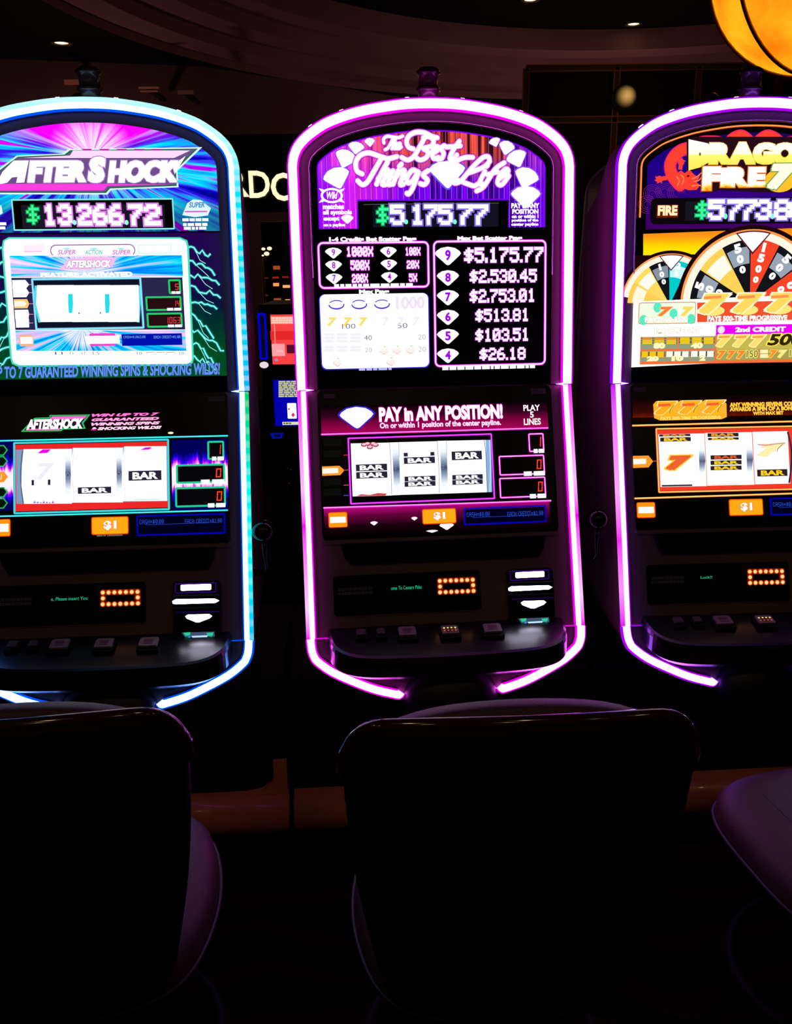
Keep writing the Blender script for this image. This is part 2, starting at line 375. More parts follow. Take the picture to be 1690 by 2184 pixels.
class Machine: pass
def build_machine(i, label, core, halo_mat, side_up, side_lo, accent):
    x, y, w = POSE[i]; M = Machine(); M.root = root = empty('slot_machine', (x, y, 0), w)
    tag(root, label, 'slot machine', 'row of glowing slot machines')
    loc = (x, y, 0)
    M.U = U = Board(loc, w, 0, ZK, DS, ZS); M.L = L = Board(loc, w, DB, ZB, 0, ZK); M.B = B = Board(loc, w, DT, ZT, DB, ZB)
    M.D = D = Board(loc, w, 0.285, 0.712, 0.17, 0.735)
    LL = L.len
    # --- cabinet body: loft from the front outline to a lower, narrower back
    ring_f, ring_b = [], []
    ins = .006
    def add(q, sc=.965, zf=None):
        ring_f.append(q); z = q.z; zb = ZK+(z-ZK)*.79 if z > ZK else max(z, .60)
        ring_b.append(Vector((q.x*sc, 0.36, zb)))
    for u, v in offset_path(ARCH, -ins): add(U.p3(u, v, -.010))
    for v in (LL*.9, LL*.5, .0): add(L.p3(.304, v, -.010))
    for u, v in BOTS: add(B.p3(u-.005 if u > .12 else u, max(v, .004), -.010))
    for u, v in BOTS[::-1]: add(B.p3(-(u-.005 if u > .12 else u), max(v, .004), -.010))
    for v in (.0, LL*.5, LL*.9): add(L.p3(-.304, v, -.010))
    n = len(ring_f); mid = [Vector((a.x*.978, a.y*.35+b.y*.65, a.z*.36+b.z*.64)) for a, b in zip(ring_f, ring_b)]
    near = [Vector((a.x*1.0, a.y+.10, a.z-.002)) for a in ring_f]
    rings = [ring_f, near, mid, ring_b]; vs = sum(rings, []); fs = []
    for r in range(3):
        for k in range(n):
            k2 = (k+1) % n; fs.append((r*n+k, r*n+k2, (r+1)*n+k2, (r+1)*n+k))
    fs.append(tuple(3*n+k for k in range(n)))
    obj('cabinet_body', vs, fs, SIDEM, root)
    # --- front faces
    ob = strip(U, 'upper_bezel', ARCH, .012, .046, -.012, -.002, BEZEL, root)
    M.glassU = U.slab('display_glass', arch_poly(.0445, .0005), -.012, -.0032, GLASS, root); U.base = -.003
    if accent != 'plain':
        tube('bezel_trim', [U.p3(u, v, -.0012) for u, v in offset_path(ARCH[2:-2], -.0455)], .0019, CHROME, root, 10)
    L.slab('lower_bezel', [(-.305, .0), (.305, .0), (.305, LL-.001), (-.305, LL-.001)], -.014, -.004, BEZEL, root, 0)
    M.glassL = L.slab('reel_glass', rr_pts(-.266, .211, .263, LL-.0015, .012), -.004, -.0006, GLASS, root, .0008); L.base = -.0004
    M.glassL_lip = L.slab('glass_lip', rr_pts(-.268, .203, .265, .2125, .004), -.005, .001, BEZEL, root, .001)
    B.slab('lower_apron', [(-.305, .1365)] + [(-(u-.004), v) for u, v in BOTS] + [(u-.004, v) for u, v in BOTS[::-1]] + [(.305, .1365)], -.012, -.003, pbr('apron_dark', (.045, .025, .028), .5), root)
    # --- glowing edge tube; coloured margins beside it carry its halo as emission
    cw = .0085 if accent == 'plain' else .0015
    t = strip(U, 'edge_light', ARCH, cw, .0195, -.006, .009, core, root)
    strip(U, 'edge_light_halo', ARCH, .0195, .0235, -.006, .003, halo_mat, t)
    strip(U, 'edge_light_rim', ARCH, -.0015, cw, -.006, .0085, side_up, t, uvs=True)
    for sx in (-1, 1):
        pth = [(sx*.309, k*(LL-.003)/10) for k in range(11)]; s_ = 1 if sx > 0 else -1
        t = strip(L, 'edge_light', pth, .0075, .0185, -.006, .0045, core, root, sgn=s_)
        strip(L, 'edge_light_rim', pth, -.0005, .0075, -.006, .0042, side_lo, t, sgn=s_, uvs=True)
        strip(L, 'edge_light_halo', pth, .0185, .0215, -.006, .002, halo_mat, t, sgn=s_)
        bp = [(sx*u, v) for u, v in BOTS]
        s2 = -1 if sx > 0 else 1
        t = strip(B, 'edge_light', bp, .001, .0165, -.006, .009, core, root, sgn=s2)
        strip(B, 'edge_light_halo', bp, .0165, .020, -.006, .003, halo_mat, t, sgn=s2)
        strip(B, 'edge_light_rim', bp, -.002, .001, -.006, .006, halo_mat, t, sgn=s2)
        # bright sliver where upper and lower housing meet
        U.flat('housing_gap_light', [[(sx*.290, .0025), (sx*.272, -.0005), (sx*.290, -.003)]], core, 30, root)
        box('housing_seam', L.p3(sx*.287, LL-.001, -.003), (.036, .004, .002), BLACK, root)
        box('apron_seam', L.p3(sx*.272, .0005, -.003), (.05, .004, .0012), halo_mat if sx < 0 else halo_mat, root)
    # little studs on the arch, their glint put in as emission
    for k, uu in enumerate((-.262, -.19, -.05, .06, .19)):
        j = min(range(len(ARCH)), key=lambda q: abs(ARCH[q][0]-uu)+(0 if ARCH[q][1] > .45 else 9)); a = ARCH[j]; b = ARCH[j+1]
        ang = math.atan2(b[1]-a[1], b[0]-a[0])
        U.slab('edge_stud', [(a[0]+dx*math.cos(ang)-dy*math.sin(ang), a[1]+dx*math.sin(ang)+dy*math.cos(ang)) for dx, dy in ((-.006, .0005), (.006, .0005), (.004, .0042), (-.004, .0042))], -.004, .004, em((1, .85, 1), 1.1), root)
    # --- black cup ledge under the reel glass
    pocket = [(-.228, .205), (.232, .205), (.226, .176), (.214, .158), (-.208, .158), (-.221, .176)]
    L.slab('ticket_ledge', pocket, -.004, .010, GLOSSB, root, .006)
    # --- player panel with small display
    pp = L.slab('player_panel', rr_pts(-.247, .046, .079, .134, .007), -.004, -.0025, BLACK, root)
    strip(L, 'panel_lip', [(-.244, .0445), (.076, .0445)], -.0008, .0008, -.004, -.001, BEZEL, pp)
    M.panel = pp
    # --- bill acceptor
    ba = L.slab('bill_acceptor', rr_pts(.139, .004, .242, .132, .008), -.004, .009, GLOSSB, root, .004)
    M.bill = ba
    # --- button deck
    prof = spline([(-.262, .12), (-.262, .20), (-.250, .245), (-.215, .274), (-.15, .286), (0, .290), (.15, .286), (.215, .274), (.250, .245), (.262, .20), (.262, .12)], 4)
    def deck_ring(sc, z): return [Vector((u*sc, -(d if sc == 1 else .12+(d-.12)*(1-(1-sc)*2.2)), z+.17*(.735-.712)/.115 - (d-.0)*(.735-.712)/.115)) for u, d in prof]
    rs = [deck_ring(.93, .672), deck_ring(1.0, .690), deck_ring(1.0, .724), deck_ring(.992, .732), deck_ring(.975, .735)]
    n = len(prof); vs = sum(rs, []); fs = []
    for r in range(len(rs)-1):
        for k in range(n-1): fs.append((r*n+k, r*n+k+1, (r+1)*n+k+1, (r+1)*n+k))
        fs.append((r*n+n-1, r*n, (r+1)*n, (r+1)*n+n-1))
    fs.append(tuple((len(rs)-1)*n+k for k in range(n))); fs.append(tuple(range(n))[::-1])
    M.deck = obj('button_deck', vs, fs, DECKM, root)
    # --- black belly dome between the tube ends
    vs, fs = [], []; nu, nv = 24, 8
    for j in range(nv+1):
        a = j/nv*math.pi/2
        for k in range(nu):
            q = 2*math.pi*k/nu
            vs.append(B.p3(.105*math.cos(q)*math.cos(a), -.005+.085*math.sin(q)*math.cos(a), -.004+.045*math.sin(a)))
    for j in range(nv):
        for k in range(nu): fs.append((j*nu+k, j*nu+(k+1) % nu, (j+1)*nu+(k+1) % nu, (j+1)*nu+k))
    obj('belly_dome', vs, fs, pbr('dome_satin_black', (.004, .004, .01), .38, spec=.3), root, True)
    lock = lathe('lock', [(.0, .006), (.009, .006), (.011, .0), (.011, -.01)], BLACK, root, 16, tuple(B.p3(.135, .052, .002)))
    # --- pull lever on the right flank
    k0 = L.p3((.335, .358, .352)[i], .235, -.012)
    lv = tube('lever_arm', [k0 + Vector((0, 0, -.015)), k0 + Vector((.001, .0, -.05)), k0 + Vector((.0, .0, -.085)), k0 + Vector((-.006, .005, -.098)), k0 + Vector((-.03, .02, -.10)), k0 + Vector((-.055, .04, -.09))], .0085, pbr('lever_metal', (.04, .04, .05), .14, .8), root, 12)
    kb = lathe('lever_knob', [(.0001, -.0265)] + [(.0265*math.cos(a), .0265*math.sin(a)) for a in [(-80+16*q)*math.pi/180 for q in range(11)]] + [(.0001, .0265)], pbr('knob_black', (.003, .003, .004), .07), lv, 28, tuple(k0))
    # --- candle (tower light) on top
    tz = U.p3(0, .605, 0); cx = .0
    cl = pbr('candle_lens', (.055, .03, .035), .22, 0, trans=.0)
    cd = lathe('tower_light', [(.0, 0), (.026, 0), (.026, .004), (.0215, .006), (.0215, .034), (.0255, .036), (.0255, .042), (.0215, .044), (.0215, .068), (.025, .070), (.025, .076), (.018, .082), (.0, .084)], cl, root, 28, (cx, tz.y+.055, tz.z-.012))
    for zz in (.039, .073): lathe('candle_band', [(.0252, zz-.003), (.0262, zz-.002), (.0262, zz+.002), (.0252, zz+.003)], pbr('candle_cap', (.03, .012, .018), .2), cd, 28, (cx, tz.y+.055, tz.z-.012))
    # vents on the cabinet flank
    return M
MAG = dict(core=em((12, 1.05, 12), 1, True), halo_mat=em((1.0, 0.0, 1.0), 1.0), side_up=em((.75, 0, 1.0), 1.0),
           side_lo=led_strip_mat('magenta_tube_side', [(0, (1, .0, 1)), (.12, (1, .6, 1)), (.3, (1, .25, 1)), (.45, (.9, 0, .9)), (.6, (1, .5, 1)), (.85, (1, .15, 1)), (1, (1, .02, 1))], 0, .547))
VIO = dict(core=em((4.6, 1.05, 12), 1, True), halo_mat=em((.42, 0, 1.0), 1.0), side_up=em((.3, 0, 1.0), 1.0),
           side_lo=led_strip_mat('violet_tube_side', [(0, (.8, .0, 1)), (.15, (1, .3, 1)), (.35, (1, .02, 1)), (.55, (1, .4, 1)), (.8, (1, .2, 1)), (1, (.6, .0, 1))], 0, .547))
CYA = dict(core=em((1.05, 2.2, 7), 1, True), halo_mat=em((0, .09, 1.0), 1.0), side_up=led_strip_mat('cyan_tube_rim', [(0, (0, .45, 1)), (.3, (0, .75, 1)), (.7, (0, .8, 1)), (.8, (.25, .95, 1)), (.9, (.5, 1, 1)), (1, (.45, .97, 1))], 0, .6, .022),
           side_lo=led_strip_mat('green_cyan_tube_side', [(0, (0, .55, 1)), (.3, (0, 1, 1)), (.62, (0, .95, .85)), (.8, (0, .75, .35)), (1, (0, .62, .12))], 0, .547, .03, amt=.12))
ML = build_machine(0, 'slot machine with cyan blue edge light and lightning storm artwork', accent='plain', **CYA)
MC = build_machine(1, 'slot machine with magenta edge light and white diamonds on a curtain', accent='trim', **MAG)
MR = build_machine(2, 'slot machine with violet edge light, bonus wheels and red dragon artwork', accent='trim', **VIO)
# ------------------------------------------------------------------ artwork shared by all three machines
ORNG = em('ff9a10', 1.0); RED7 = em((1.2, .05, .0), 1.0); MAGE = em((1, 0, 1), 1.0); PINK = em((1, .25, 1), 1.0); VIOL = em((.22, 0, 1), 1.0); BLK = em((.001, .001, .002), 1.0)
DKBAR = em('2a2438', 1.0); GREEN = em((0, .75, .22), 1.0); BLUE = em((0, 0, .85), 1.0)
def reel_gap_mat(name, v0, v1, mid):
    t = NT(name); f = t.step(t.v, v0, v1); t.N[-1].interpolation_type = 'LINEAR'
    return t.emit(t.ramp(f, [(0, (1, 1, 1)), (.16, (.9, .95, 1)), (.34, (.3, .38, .55)), (.5, mid), (.66, (.3, .38, .55)), (.84, (.9, .95, 1)), (1, (1, 1, 1))]))
def bar(Bd, name, x0, y0, x1, y1, par, txt='BAR', col=None, back=None, cut=None, layer=6):
    b = Bd.rect(name, x0, y0, x1, y1, back or DKBAR, layer, par)
    h = y1-y0; w = x1-x0
    if cut == 'hollow':
        Bd.rect('bar_middle', x0+w*.13, y0-.5, x1-w*.13, y1+.5, col or WHITE1, layer+1, b)
    else:
        tb = Bd.text('bar_lettering', txt, x0+w*.12, y0+h*.14, x1-w*.10, y1-h*.12, col or WHITE1, layer+1, b, bold=.045)
    return b
def meter(Bd, x0, y0, x1, y1, digits, frm, par, core=None, lab=None, r=.002, col=None, dw=17):
    m = Bd.frame('meter', x0, y0, x1, y1, .0042, frm, 4, par, r)
    if core: Bd.frame('meter_glow', x0, y0, x1, y1, .0018, core, 5, m, r)
    n = len(digits); h = y1-y0
    Bd.seg('meter_digits', digits, x1-5-dw*n, y0+h*.17, x1-4, y1-h*.26, col or em((1.2, .06, .02), 1.0), 6, m)
    if lab: Bd.blocks('meter_caption', lab[0], y1-4, x1+1, y1+4, WHITE1, 7, m, 2, 3)
    return m
def common_lower(M, scroll, cash_box, each, panel_px, lights):
    """things every cabinet carries on its lower half; pixel lists differ per machine"""
    pass
# ================================================================== middle machine, upper display
U, L = MC.U, MC.L; g = MC.root
t = NT('curtain_art'); st = t.noise(t.math('MULTIPLY', t.u, 75.0), t.math('MULTIPLY', t.v, 1.2), 1.0, 2.0)
fold = t.math('ABSOLUTE', t.math('SINE', t.math('MULTIPLY', t.u, 270.0)))
top = t.ramp(st, [(.30, (.004, .002, .004)), (.43, (.05, .004, .01)), (.54, (.75, .06, .03)), (.62, (1, .10, .05)), (.72, (.3, .01, .3))])
low = t.ramp(st, [(.30, (.012, .0, .06)), (.45, (.05, 0, .32)), (.56, (.11, .0, .85)), (.68, (.35, 0, 1.0))])
c = t.mix(t.step(t.v, .42, .50), low, top)
lf = t.step(t.math('ADD', t.u, t.math('MULTIPLY', t.v, .15)), .03, -.13)
c = t.mix(t.math('MULTIPLY', lf, .62), c, (1, .02, .9, 1), 'ADD')
edge = t.step(t.math('ABSOLUTE', t.u), .15, .245)
c = t.mix(t.math('MULTIPLY', edge, .7), c, (.16, .0, .95, 1))
wl = t.step(fold, .985, 1.0); c = t.mix(t.math('MULTIPLY', wl, .4), c, (1, .35, .9, 1), 'ADD')
CURT = t.emit(c, 1.0, True)
art = U.flat('curtain_artwork', [arch_poly(.063, .342)], CURT, 1, g, uvs=True)
ap = offset_path(ARCH, -.063); ap = [(-.247, .342)] + [q for q in ap if q[1] > .345] + [(.247, .342)]
U.flat('artwork_border', U.ribbon(ap, .0028, False), em((.25, 0, 1), 1.0), 2, art)
disp = U.rect('jackpot_display', 763, 428, 1086, 488, GLASS, 3, g)
U.rect('led_matrix', 795, 434, 1064, 483, em((.006, .006, .014), 1), 3.5, disp)
U.line('display_border', [(763, 488), (763, 427), (1086, 425), (1086, 484)], .003, em((.2, 0, 1), 1), 4, disp)
LEDH = em((.26, .16, .8), 1.0); GH = em((0, .35, .08), 1)
U.pix('jackpot_sign', '$', 803, 437, 830, 480, em((.05, 1, .35), 1.1), 5, disp, .95, GH, 1.7)
for ch, a, b in (('5', 833, 862), ('1', 877, 905), ('7', 906, 933), ('5', 936, 965), ('7', 978, 1008), ('7', 1011, 1041)):
    U.pix('jackpot_digit', ch, a, 437, b, 478, em((1.1, 1.05, 1.2), 1.1), 5, disp, 1.5, LEDH, 2.6)
for xx in (867, 971): U.flat('jackpot_point', [U.ell(xx, 473, 4, 5, 10)], em((.2, 1, .6), 1.1), 5, disp)
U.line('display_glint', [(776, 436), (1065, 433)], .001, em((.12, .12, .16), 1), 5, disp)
# script logo
z = zoomf(740, 270, 4.568)
S_the = [[(362, 160), (360, 120), (395, 95), (450, 103), (505, 108), (545, 92)], [(455, 105), (430, 160), (402, 208), (372, 226)], [(475, 120), (440, 218)], [(445, 192), (474, 160), (484, 172), (464, 214), (486, 214)], [(488, 198), (520, 184), (518, 162), (496, 174), (488, 206), (506, 216), (532, 200)]]
S_best = [[(648, 218), (600, 198), (583, 140), (612, 85), (680, 55), (760, 62), (822, 92), (882, 110)], [(765, 95), (715, 190), (655, 288), (595, 326), (535, 300)], [(745, 108), (805, 100), (846, 140), (822, 190), (745, 214), (792, 245), (775, 300), (715, 326), (672, 300)],
          [(835, 262), (882, 232), (888, 196), (852, 204), (832, 260), (848, 312), (892, 300)], [(950, 186), (916, 214), (944, 260), (924, 312), (885, 320)], [(1098, 142), (1042, 220), (1004, 308), (1032, 322), (1072, 276)], [(968, 200), (1108, 188)]]
S_things = [[(150, 462), (98, 430), (88, 350), (130, 282), (210, 256), (300, 282), (400, 312), (488, 292)], [(330, 322), (262, 440), (202, 538), (152, 566), (106, 528)], [(398, 345), (340, 450), (290, 562)], [(305, 510), (372, 428), (404, 436), (345, 556), (376, 566)], [(450, 430), (402, 556), (432, 562)], [(532, 366), (512, 388)],
            [(500, 430), (450, 562)], [(464, 508), (540, 428), (562, 442), (520, 560), (552, 562)], [(690, 446), (640, 424), (586, 500), (594, 548), (642, 528), (700, 436), (646, 590), (604, 655), (586, 650)], [(792, 430), (742, 472), (786, 520), (758, 564), (716, 556)]]
S_life = [[(1228, 300), (1150, 302), (1080, 330), (1040, 370)], [(1392, 340), (1380, 296), (1330, 300), (1250, 370), (1180, 450), (1110, 530), (1056, 552), (1036, 530), (1080, 522), (1170, 556), (1240, 578), (1275, 560)], [(1392, 340), (1340, 390), (1250, 430), (1190, 450)], [(1346, 436), (1292, 552), (1324, 558)], [(1375, 372), (1362, 388)],
          [(1535, 352), (1450, 410), (1390, 500), (1330, 590), (1265, 628)], [(1370, 470), (1470, 440)], [(1486, 510), (1570, 444), (1552, 412), (1494, 470), (1470, 550), (1512, 566), (1580, 480)]]
for nm, st_, wd_ in (('the', S_the, .0056), ('best', S_best, .0088), ('things', S_things, .0092), ('life', S_life, .0088)):
    lay = [[z(*q) for q in s_] for s_ in st_]
    o1 = U.strokes('script_lettering', lay, wd_, [(0.0, WHITE, 9), (.0034, em((1, .22, 1), 1), 8)], art)
    U.strokes('script_shadow', lay, wd_, [(.0058, em((.22, 0, .45), 1), 7.5)], art)
U.ppoly('logo_diamond', [z(*q) for q in ((800, 412), (835, 375), (890, 348), (980, 335), (1075, 348), (1130, 378), (1152, 402), (1135, 440), (1000, 595), (985, 602), (965, 592), (815, 440))], WHITE, 8.6, art)
U.ppoly('logo_diamond_glow', [z(*q) for q in ((785, 412), (825, 365), (885, 338), (980, 325), (1085, 338), (1142, 368), (1166, 402), (1145, 448), (1005, 612), (985, 620), (958, 608), (802, 446))], em((.15, .08, 1), 1), 7.2, art)
for cx, cy, w_, h_, ro in ((789, 303, 21, 17, 5), (760, 315, 33, 24, -8), (737, 338, 44, 36, -20), (719, 379, 55, 42, 16), (1056, 303, 24, 18, 18), (1081, 315, 33, 28, -14), (1103, 338, 44, 34, 20), (1123, 379, 52, 42, -18), (1122, 419, 63, 44, 0)):
    U.diamond('diamond', cx, cy, w_, h_, WHITE, 6, art, ro, em((.3, .05, 1), 1))
wl_ = U.flat('wild_emblem', [[a, b, d, c] for a, b, c, d in zip(U.ell(717-9, 417, 23, 15), U.ell(708, 417, 23, 15)[1:]+U.ell(708, 417, 23, 15)[:1], U.ell(708, 417, 18.5, 11), U.ell(708, 417, 18.5, 11)[1:]+U.ell(708, 417, 18.5, 11)[:1])], WHITE, 6, art)
for sx, sy in ((-1, -1), (1, -1), (-1, 1), (1, 1)):
    U.ppoly('emblem_spike', [(708+sx*14, 417+sy*12), (708+sx*28, 417+sy*15.5), (708+sx*20, 417+sy*6)], WHITE, 6, wl_)
U.text('emblem_lettering', 'Wild', 697, 409, 721, 424, WHITE, 7, wl_, .03, .3)
for s_, a, b, c_, d in (('matches', 689, 435, 734, 446), ('all symbols', 689, 447.5, 751, 460), ('except', 690, 462, 724, 473), ('on a payline', 690, 476, 737, 484.5)):
    U.text('info_lettering', s_, a, b, c_, d, WHITE, 6, art, .05)
U.diamond('diamond', 741, 467, 26, 18, WHITE, 6, art)
for s_, a, b, c_, d in (('PAY in ANY', 1091, 433, 1151, 444), ('POSITION', 1093, 446, 1149, 456), ('on or within 1', 1092, 457.5, 1149, 465), ('position of the', 1092, 466.5, 1149, 474), ('center payline', 1091, 475, 1149, 483)):
    U.text('info_lettering', s_, a, b, c_, d, WHITE, 6.5, art, .05)
# pay tables
pt = U.frame('pay_table', 679, 518, 915, 611, .0062, em((.75, 0, .85), 1), 2, g, .010); U.frame('pay_table_line', 679, 518, 915, 611, .0034, em((1.1, .8, 1.1), 1), 3, pt, .010)
U.text('table_heading', '1-4 Credits Bet Scatter Pays', 702, 505.5, 889, 516.5, WHITE, 4, pt, .06, outline=em((.5, 0, .6), 1))
for n_, cx, cy in (('9', 711.5, 539), ('8', 712, 566.5), ('7', 713, 594), ('6', 829, 537), ('5', 830, 564), ('4', 831, 591)):
    dm = U.diamond('diamond', cx, cy, 35, 22, WHITE1, 4, pt)
    U.text('diamond_number', n_, cx-4, cy-8, cx+4, cy+6, em((.38, 0, .75), 1), 5, dm, .02)
for s_, a, b, c_, d in (('1000X', 739, 527, 796, 546), ('500X', 748, 556, 788, 575), ('200X', 751, 585, 785, 602), ('100X', 865, 528, 897, 544), ('20X', 868, 556, 894, 572), ('5X', 873, 584, 890, 600)):
    U.pix('pay_multiple', s_, a, b, c_, d, WHITE1, 5, pt, 1.55, em((.85, 0, .95), 1), 2.5)
U.blocks('small_print', 713, 606, 881, 610.5, WHITE1, 5, pt, 11, 4)
wp = U.rect('line_pay_panel', 680, 628, 918, 784, em((.06, .03, .8), 1), 1.5, g, .012)
U.rect('panel_field', 682, 628, 916, 782, em((1.3, 1.3, 1.3), 1, True), 2, wp, .012)
U.text('table_heading', 'Max Pays', 766, 617.5, 831, 628, WHITE, 3, wp, .06)
zz = zoomf(670, 490, 6.5)
for k in range(3):
    cx, cy = zz(312+k*316, 1040-k*4)
    e1, e2 = U.ell(cx, cy, 17, 10), U.ell(cx, cy-.5, 14.5, 7.3)
    we = U.flat('wild_symbol', [[e1[q], e1[(q+1) % 28], e2[(q+1) % 28], e2[q]] for q in range(28) if q % 28 not in (1, 2, 12, 13)], em('4a35d0', 1), 3, wp)
    U.text('symbol_lettering', 'Wild', cx-11, cy-6, cx+9, cy+6, em('e4e0ff', 1), 4, we, .0, .3)
U.text('pay_figure', '1000', *zz(1140, 930), *zz(1535, 1090), em('f2e6fb', 1), 3, wp, .02, outline=em('d8b4ea', 1), ow=.012)
for k in range(3):
    a = zz(180+k*218, 1215); b = zz(325+k*212, 1335)
    U.text('seven_symbol', '7', *a, *b, em('ffe06a', 1), 3, wp, .05, .2)
    a = zz(945+k*212, 1212); b = zz(1045+k*215, 1325)
    U.text('seven_symbol', '7', *a, *b, em('f6f0fc', 1), 3, wp, .04, .2, outline=em('d9c8ee', 1), ow=.01)
for s_, a, b in (('100', (390, 1305), (578, 1370)), ('50', (1158, 1295), (1298, 1362)), ('40', (695, 1465), (805, 1530)), ('20', (705, 1635), (808, 1698)), ('20', (1445, 1455), (1552, 1520)), ('20', (1450, 1622), (1555, 1688))):
    U.text('pay_figure', s_, *zz(*a), *zz(*b), em('5a5666' if s_ in ('100', '50', '40') else 'a8a6b0', 1), 3, wp, -.004)
for r_, y0 in ((0, 1435), (1, 1610)):
    for k in range(3):
        for q in range(3 if r_ == 0 else 2):
            yy = y0+q*46
            U.rect('bar_symbol', *zz(140+k*188, yy), *zz(275+k*188, yy+34), em('f3f1f7', 1), 3, wp)
            for xx in (132, 278): U.rect('bar_edge', *zz(xx+k*188, yy), *zz(xx+6+k*188, yy+30), em('b8b4c4', 1), 3.5, wp)
for cx, cy in ((970, 1680), (1150, 1675), (1335, 1670), (322, 1845), (1062, 1835)):
    px, py = zz(cx, cy)
    ch = U.flat('cherry_symbol', [U.ell(px-4, py, 5, 5, 14), U.ell(px+5, py-1, 5, 5, 14), U.ell(px+1, py+4, 4.5, 4, 14)], em('f7b9b9', 1), 3, wp)
    U.flat('cherry_shine', [U.ell(px-3.5, py-1, 4.6, 4.6, 14), U.ell(px+5.5, py-2, 4.6, 4.6, 14), U.ell(px+1, py+2.6, 4, 3.6, 14)], em('fdf3f3', 1), 3.5, ch)
    U.flat('cherry_leaf', [U.ell(px+2, py-9, 3, 1.5, 10)], em('c2e3b4', 1), 3.5, ch)
U.blocks('small_print', 766, 785, 836, 789, em((.5, .5, 1), 1), 3, wp, 5, 9)
pt = U.frame('jackpot_table', 926, 515, 1163, 776, .0062, em((.75, 0, .85), 1), 2, g, .010); U.frame('pay_table_line', 926, 515, 1163, 776, .0034, em((1.1, .8, 1.1), 1), 3, pt, .010)
U.text('table_heading', 'Max Bet Scatter Pays', 976, 503.5, 1115, 514, WHITE, 4, pt, .06, outline=em((.5, 0, .6), 1))
for n_, cx, cy, w_, h_, s_, a, b, c_, d in (('9', 956, 545, 56, 38, '$5,175.77', 991, 529, 1159, 558), ('8', 956, 592, 48, 32, '$2,530.45', 1003, 576, 1145, 601), ('7', 956, 634, 48, 32, '$2,753.01', 1003, 618, 1142, 643),
                                     ('6', 956, 676, 48, 32, '$513.81', 1015, 660, 1129, 684), ('5', 956, 717, 48, 32, '$103.51', 1015, 702, 1129, 726), ('4', 956, 758, 48, 31, '$26.18', 1024, 743, 1121, 766)):
    dm = U.diamond('diamond', cx, cy, w_, h_, WHITE1, 4, pt)
    U.text('diamond_number', n_, cx-6, cy-h_*.32, cx+6, cy+h_*.28, em((.33, 0, .8), 1), 5, dm, .035)
    U.pix('jackpot_figure', s_, a, b, c_, d, WHITE1, 5, pt, 1.42, em((.8, .05, .95), 1), 1.9)
U.blocks('small_print', 944, 781, 1142, 785, WHITE1, 4, pt, 13, 5)
# ---------------- middle machine, lower screen
g = MC.root
def vramp(name, v0, v1, stops):
    t = NT(name); f = t.step(t.v, v0, v1); t.N[-1].interpolation_type = 'LINEAR'; return t.emit(t.ramp(f, stops), 1.0, True)
a = L.uv(685, 925)[1]; b = L.uv(683, 868)[1]
hd = L.rect('screen_header', 684, 868, 1170, 914, vramp('header_crimson', a, b, [(0, (.38, .002, .09)), (.3, (.22, .001, .05)), (.62, (.035, .001, .012)), (1, (.001, .0, .001))]), 1, g, uvs=True)
HOT = em((1, .03, .75), 1); L.line('header_line', [(685, 927), (1170, 913)], .0042, HOT, 3, hd); L.line('header_line_core', [(685, 926.5), (1170, 912.5)], .0012, em((1, .5, 1), 1), 4, hd)
L.diamond('diamond', 761, 890, 72, 46, WHITE, 4, hd, 1, em((.03, .02, .75), 1))
L.text('header_lettering', 'PAY in ANY POSITION!', 808, 869, 1073, 893, WHITE, 5, hd, .05, outline=em((.85, .0, .45), 1), ow=.035)
L.text('header_lettering', 'On or within 1 position of the center payline.', 810, 902, 1069, 910, em((1.1, .85, 1), 1), 5, hd, .035, outline=em((.85, 0, .4), 1), ow=.03)
for s_, a_, b_, c_, d_ in (('PLAY', 1116, 864, 1152, 876), ('5', 1130, 878, 1139, 891), ('LINES', 1117, 893, 1154, 906)): L.text('header_lettering', s_, a_, b_, c_, d_, em((1.1, 1, 1), 1), 5, hd, .03)
rf = L.frame('reel_window', 743, 935, 1055, 1063, .0042, em((.62, 0, .85), 1), 2, g, .001); L.frame('reel_window_line', 743, 935, 1055, 1063, .0014, em((.95, .2, 1), 1), 3, rf, .001)
zz = zoomf(680, 850, 3.3137)
for k, q4 in enumerate((((226, 318), (501, 312), (519, 685), (240, 692)), ((567, 309), (841, 302), (856, 673), (578, 681)), ((904, 299), (1180, 293), (1193, 662), (915, 671)))):
    r_ = L.ppoly('reel', [zz(*q) for q in q4], em((1.15, 1.15, 1.2), 1, True), 3, rf)
    if k == 0:
        bar(L, 'bar_symbol', *zz(262, 468), *zz(484, 508), r_); bar(L, 'bar_symbol', *zz(264, 522), *zz(486, 560), r_)
        for px_, py_ in ((320, 328), (362, 346), (402, 330), (345, 322), (385, 322)):
            L.flat('cherry_symbol', [L.ell(*zz(px_, py_), 7, 4.5, 14)], em('b8506a', 1), 6, r_); L.flat('cherry_shine', [L.ell(*zz(px_, py_-4), 4.5, 2.4, 12)], em('f6d0da', 1), 6.5, r_)
        L.ppoly('cherry_edge', [zz(*q) for q in ((268, 690), (300, 676), (360, 682), (420, 668), (484, 672), (470, 686))], em('d84848', 1), 6, r_)
    if k == 1:
        bar(L, 'bar_symbol', *zz(600, 385), *zz(818, 404), r_, cut='hollow'); bar(L, 'bar_symbol', *zz(601, 418), *zz(822, 456), r_)
        bar(L, 'bar_symbol', *zz(606, 553), *zz(826, 580), r_); bar(L, 'bar_symbol', *zz(606, 590), *zz(826, 617), r_)
    if k == 2:
        bar(L, 'bar_symbol', *zz(938, 376), *zz(1154, 430), r_)
        bar(L, 'bar_symbol', *zz(943, 542), *zz(1160, 568), r_); bar(L, 'bar_symbol', *zz(943, 578), *zz(1160, 604), r_)
va, vb = L.uv(840, 1052)[1], L.uv(840, 950)[1]
GAPM = reel_gap_mat('reel_gap_blue', va, vb, (.05, .075, .16))
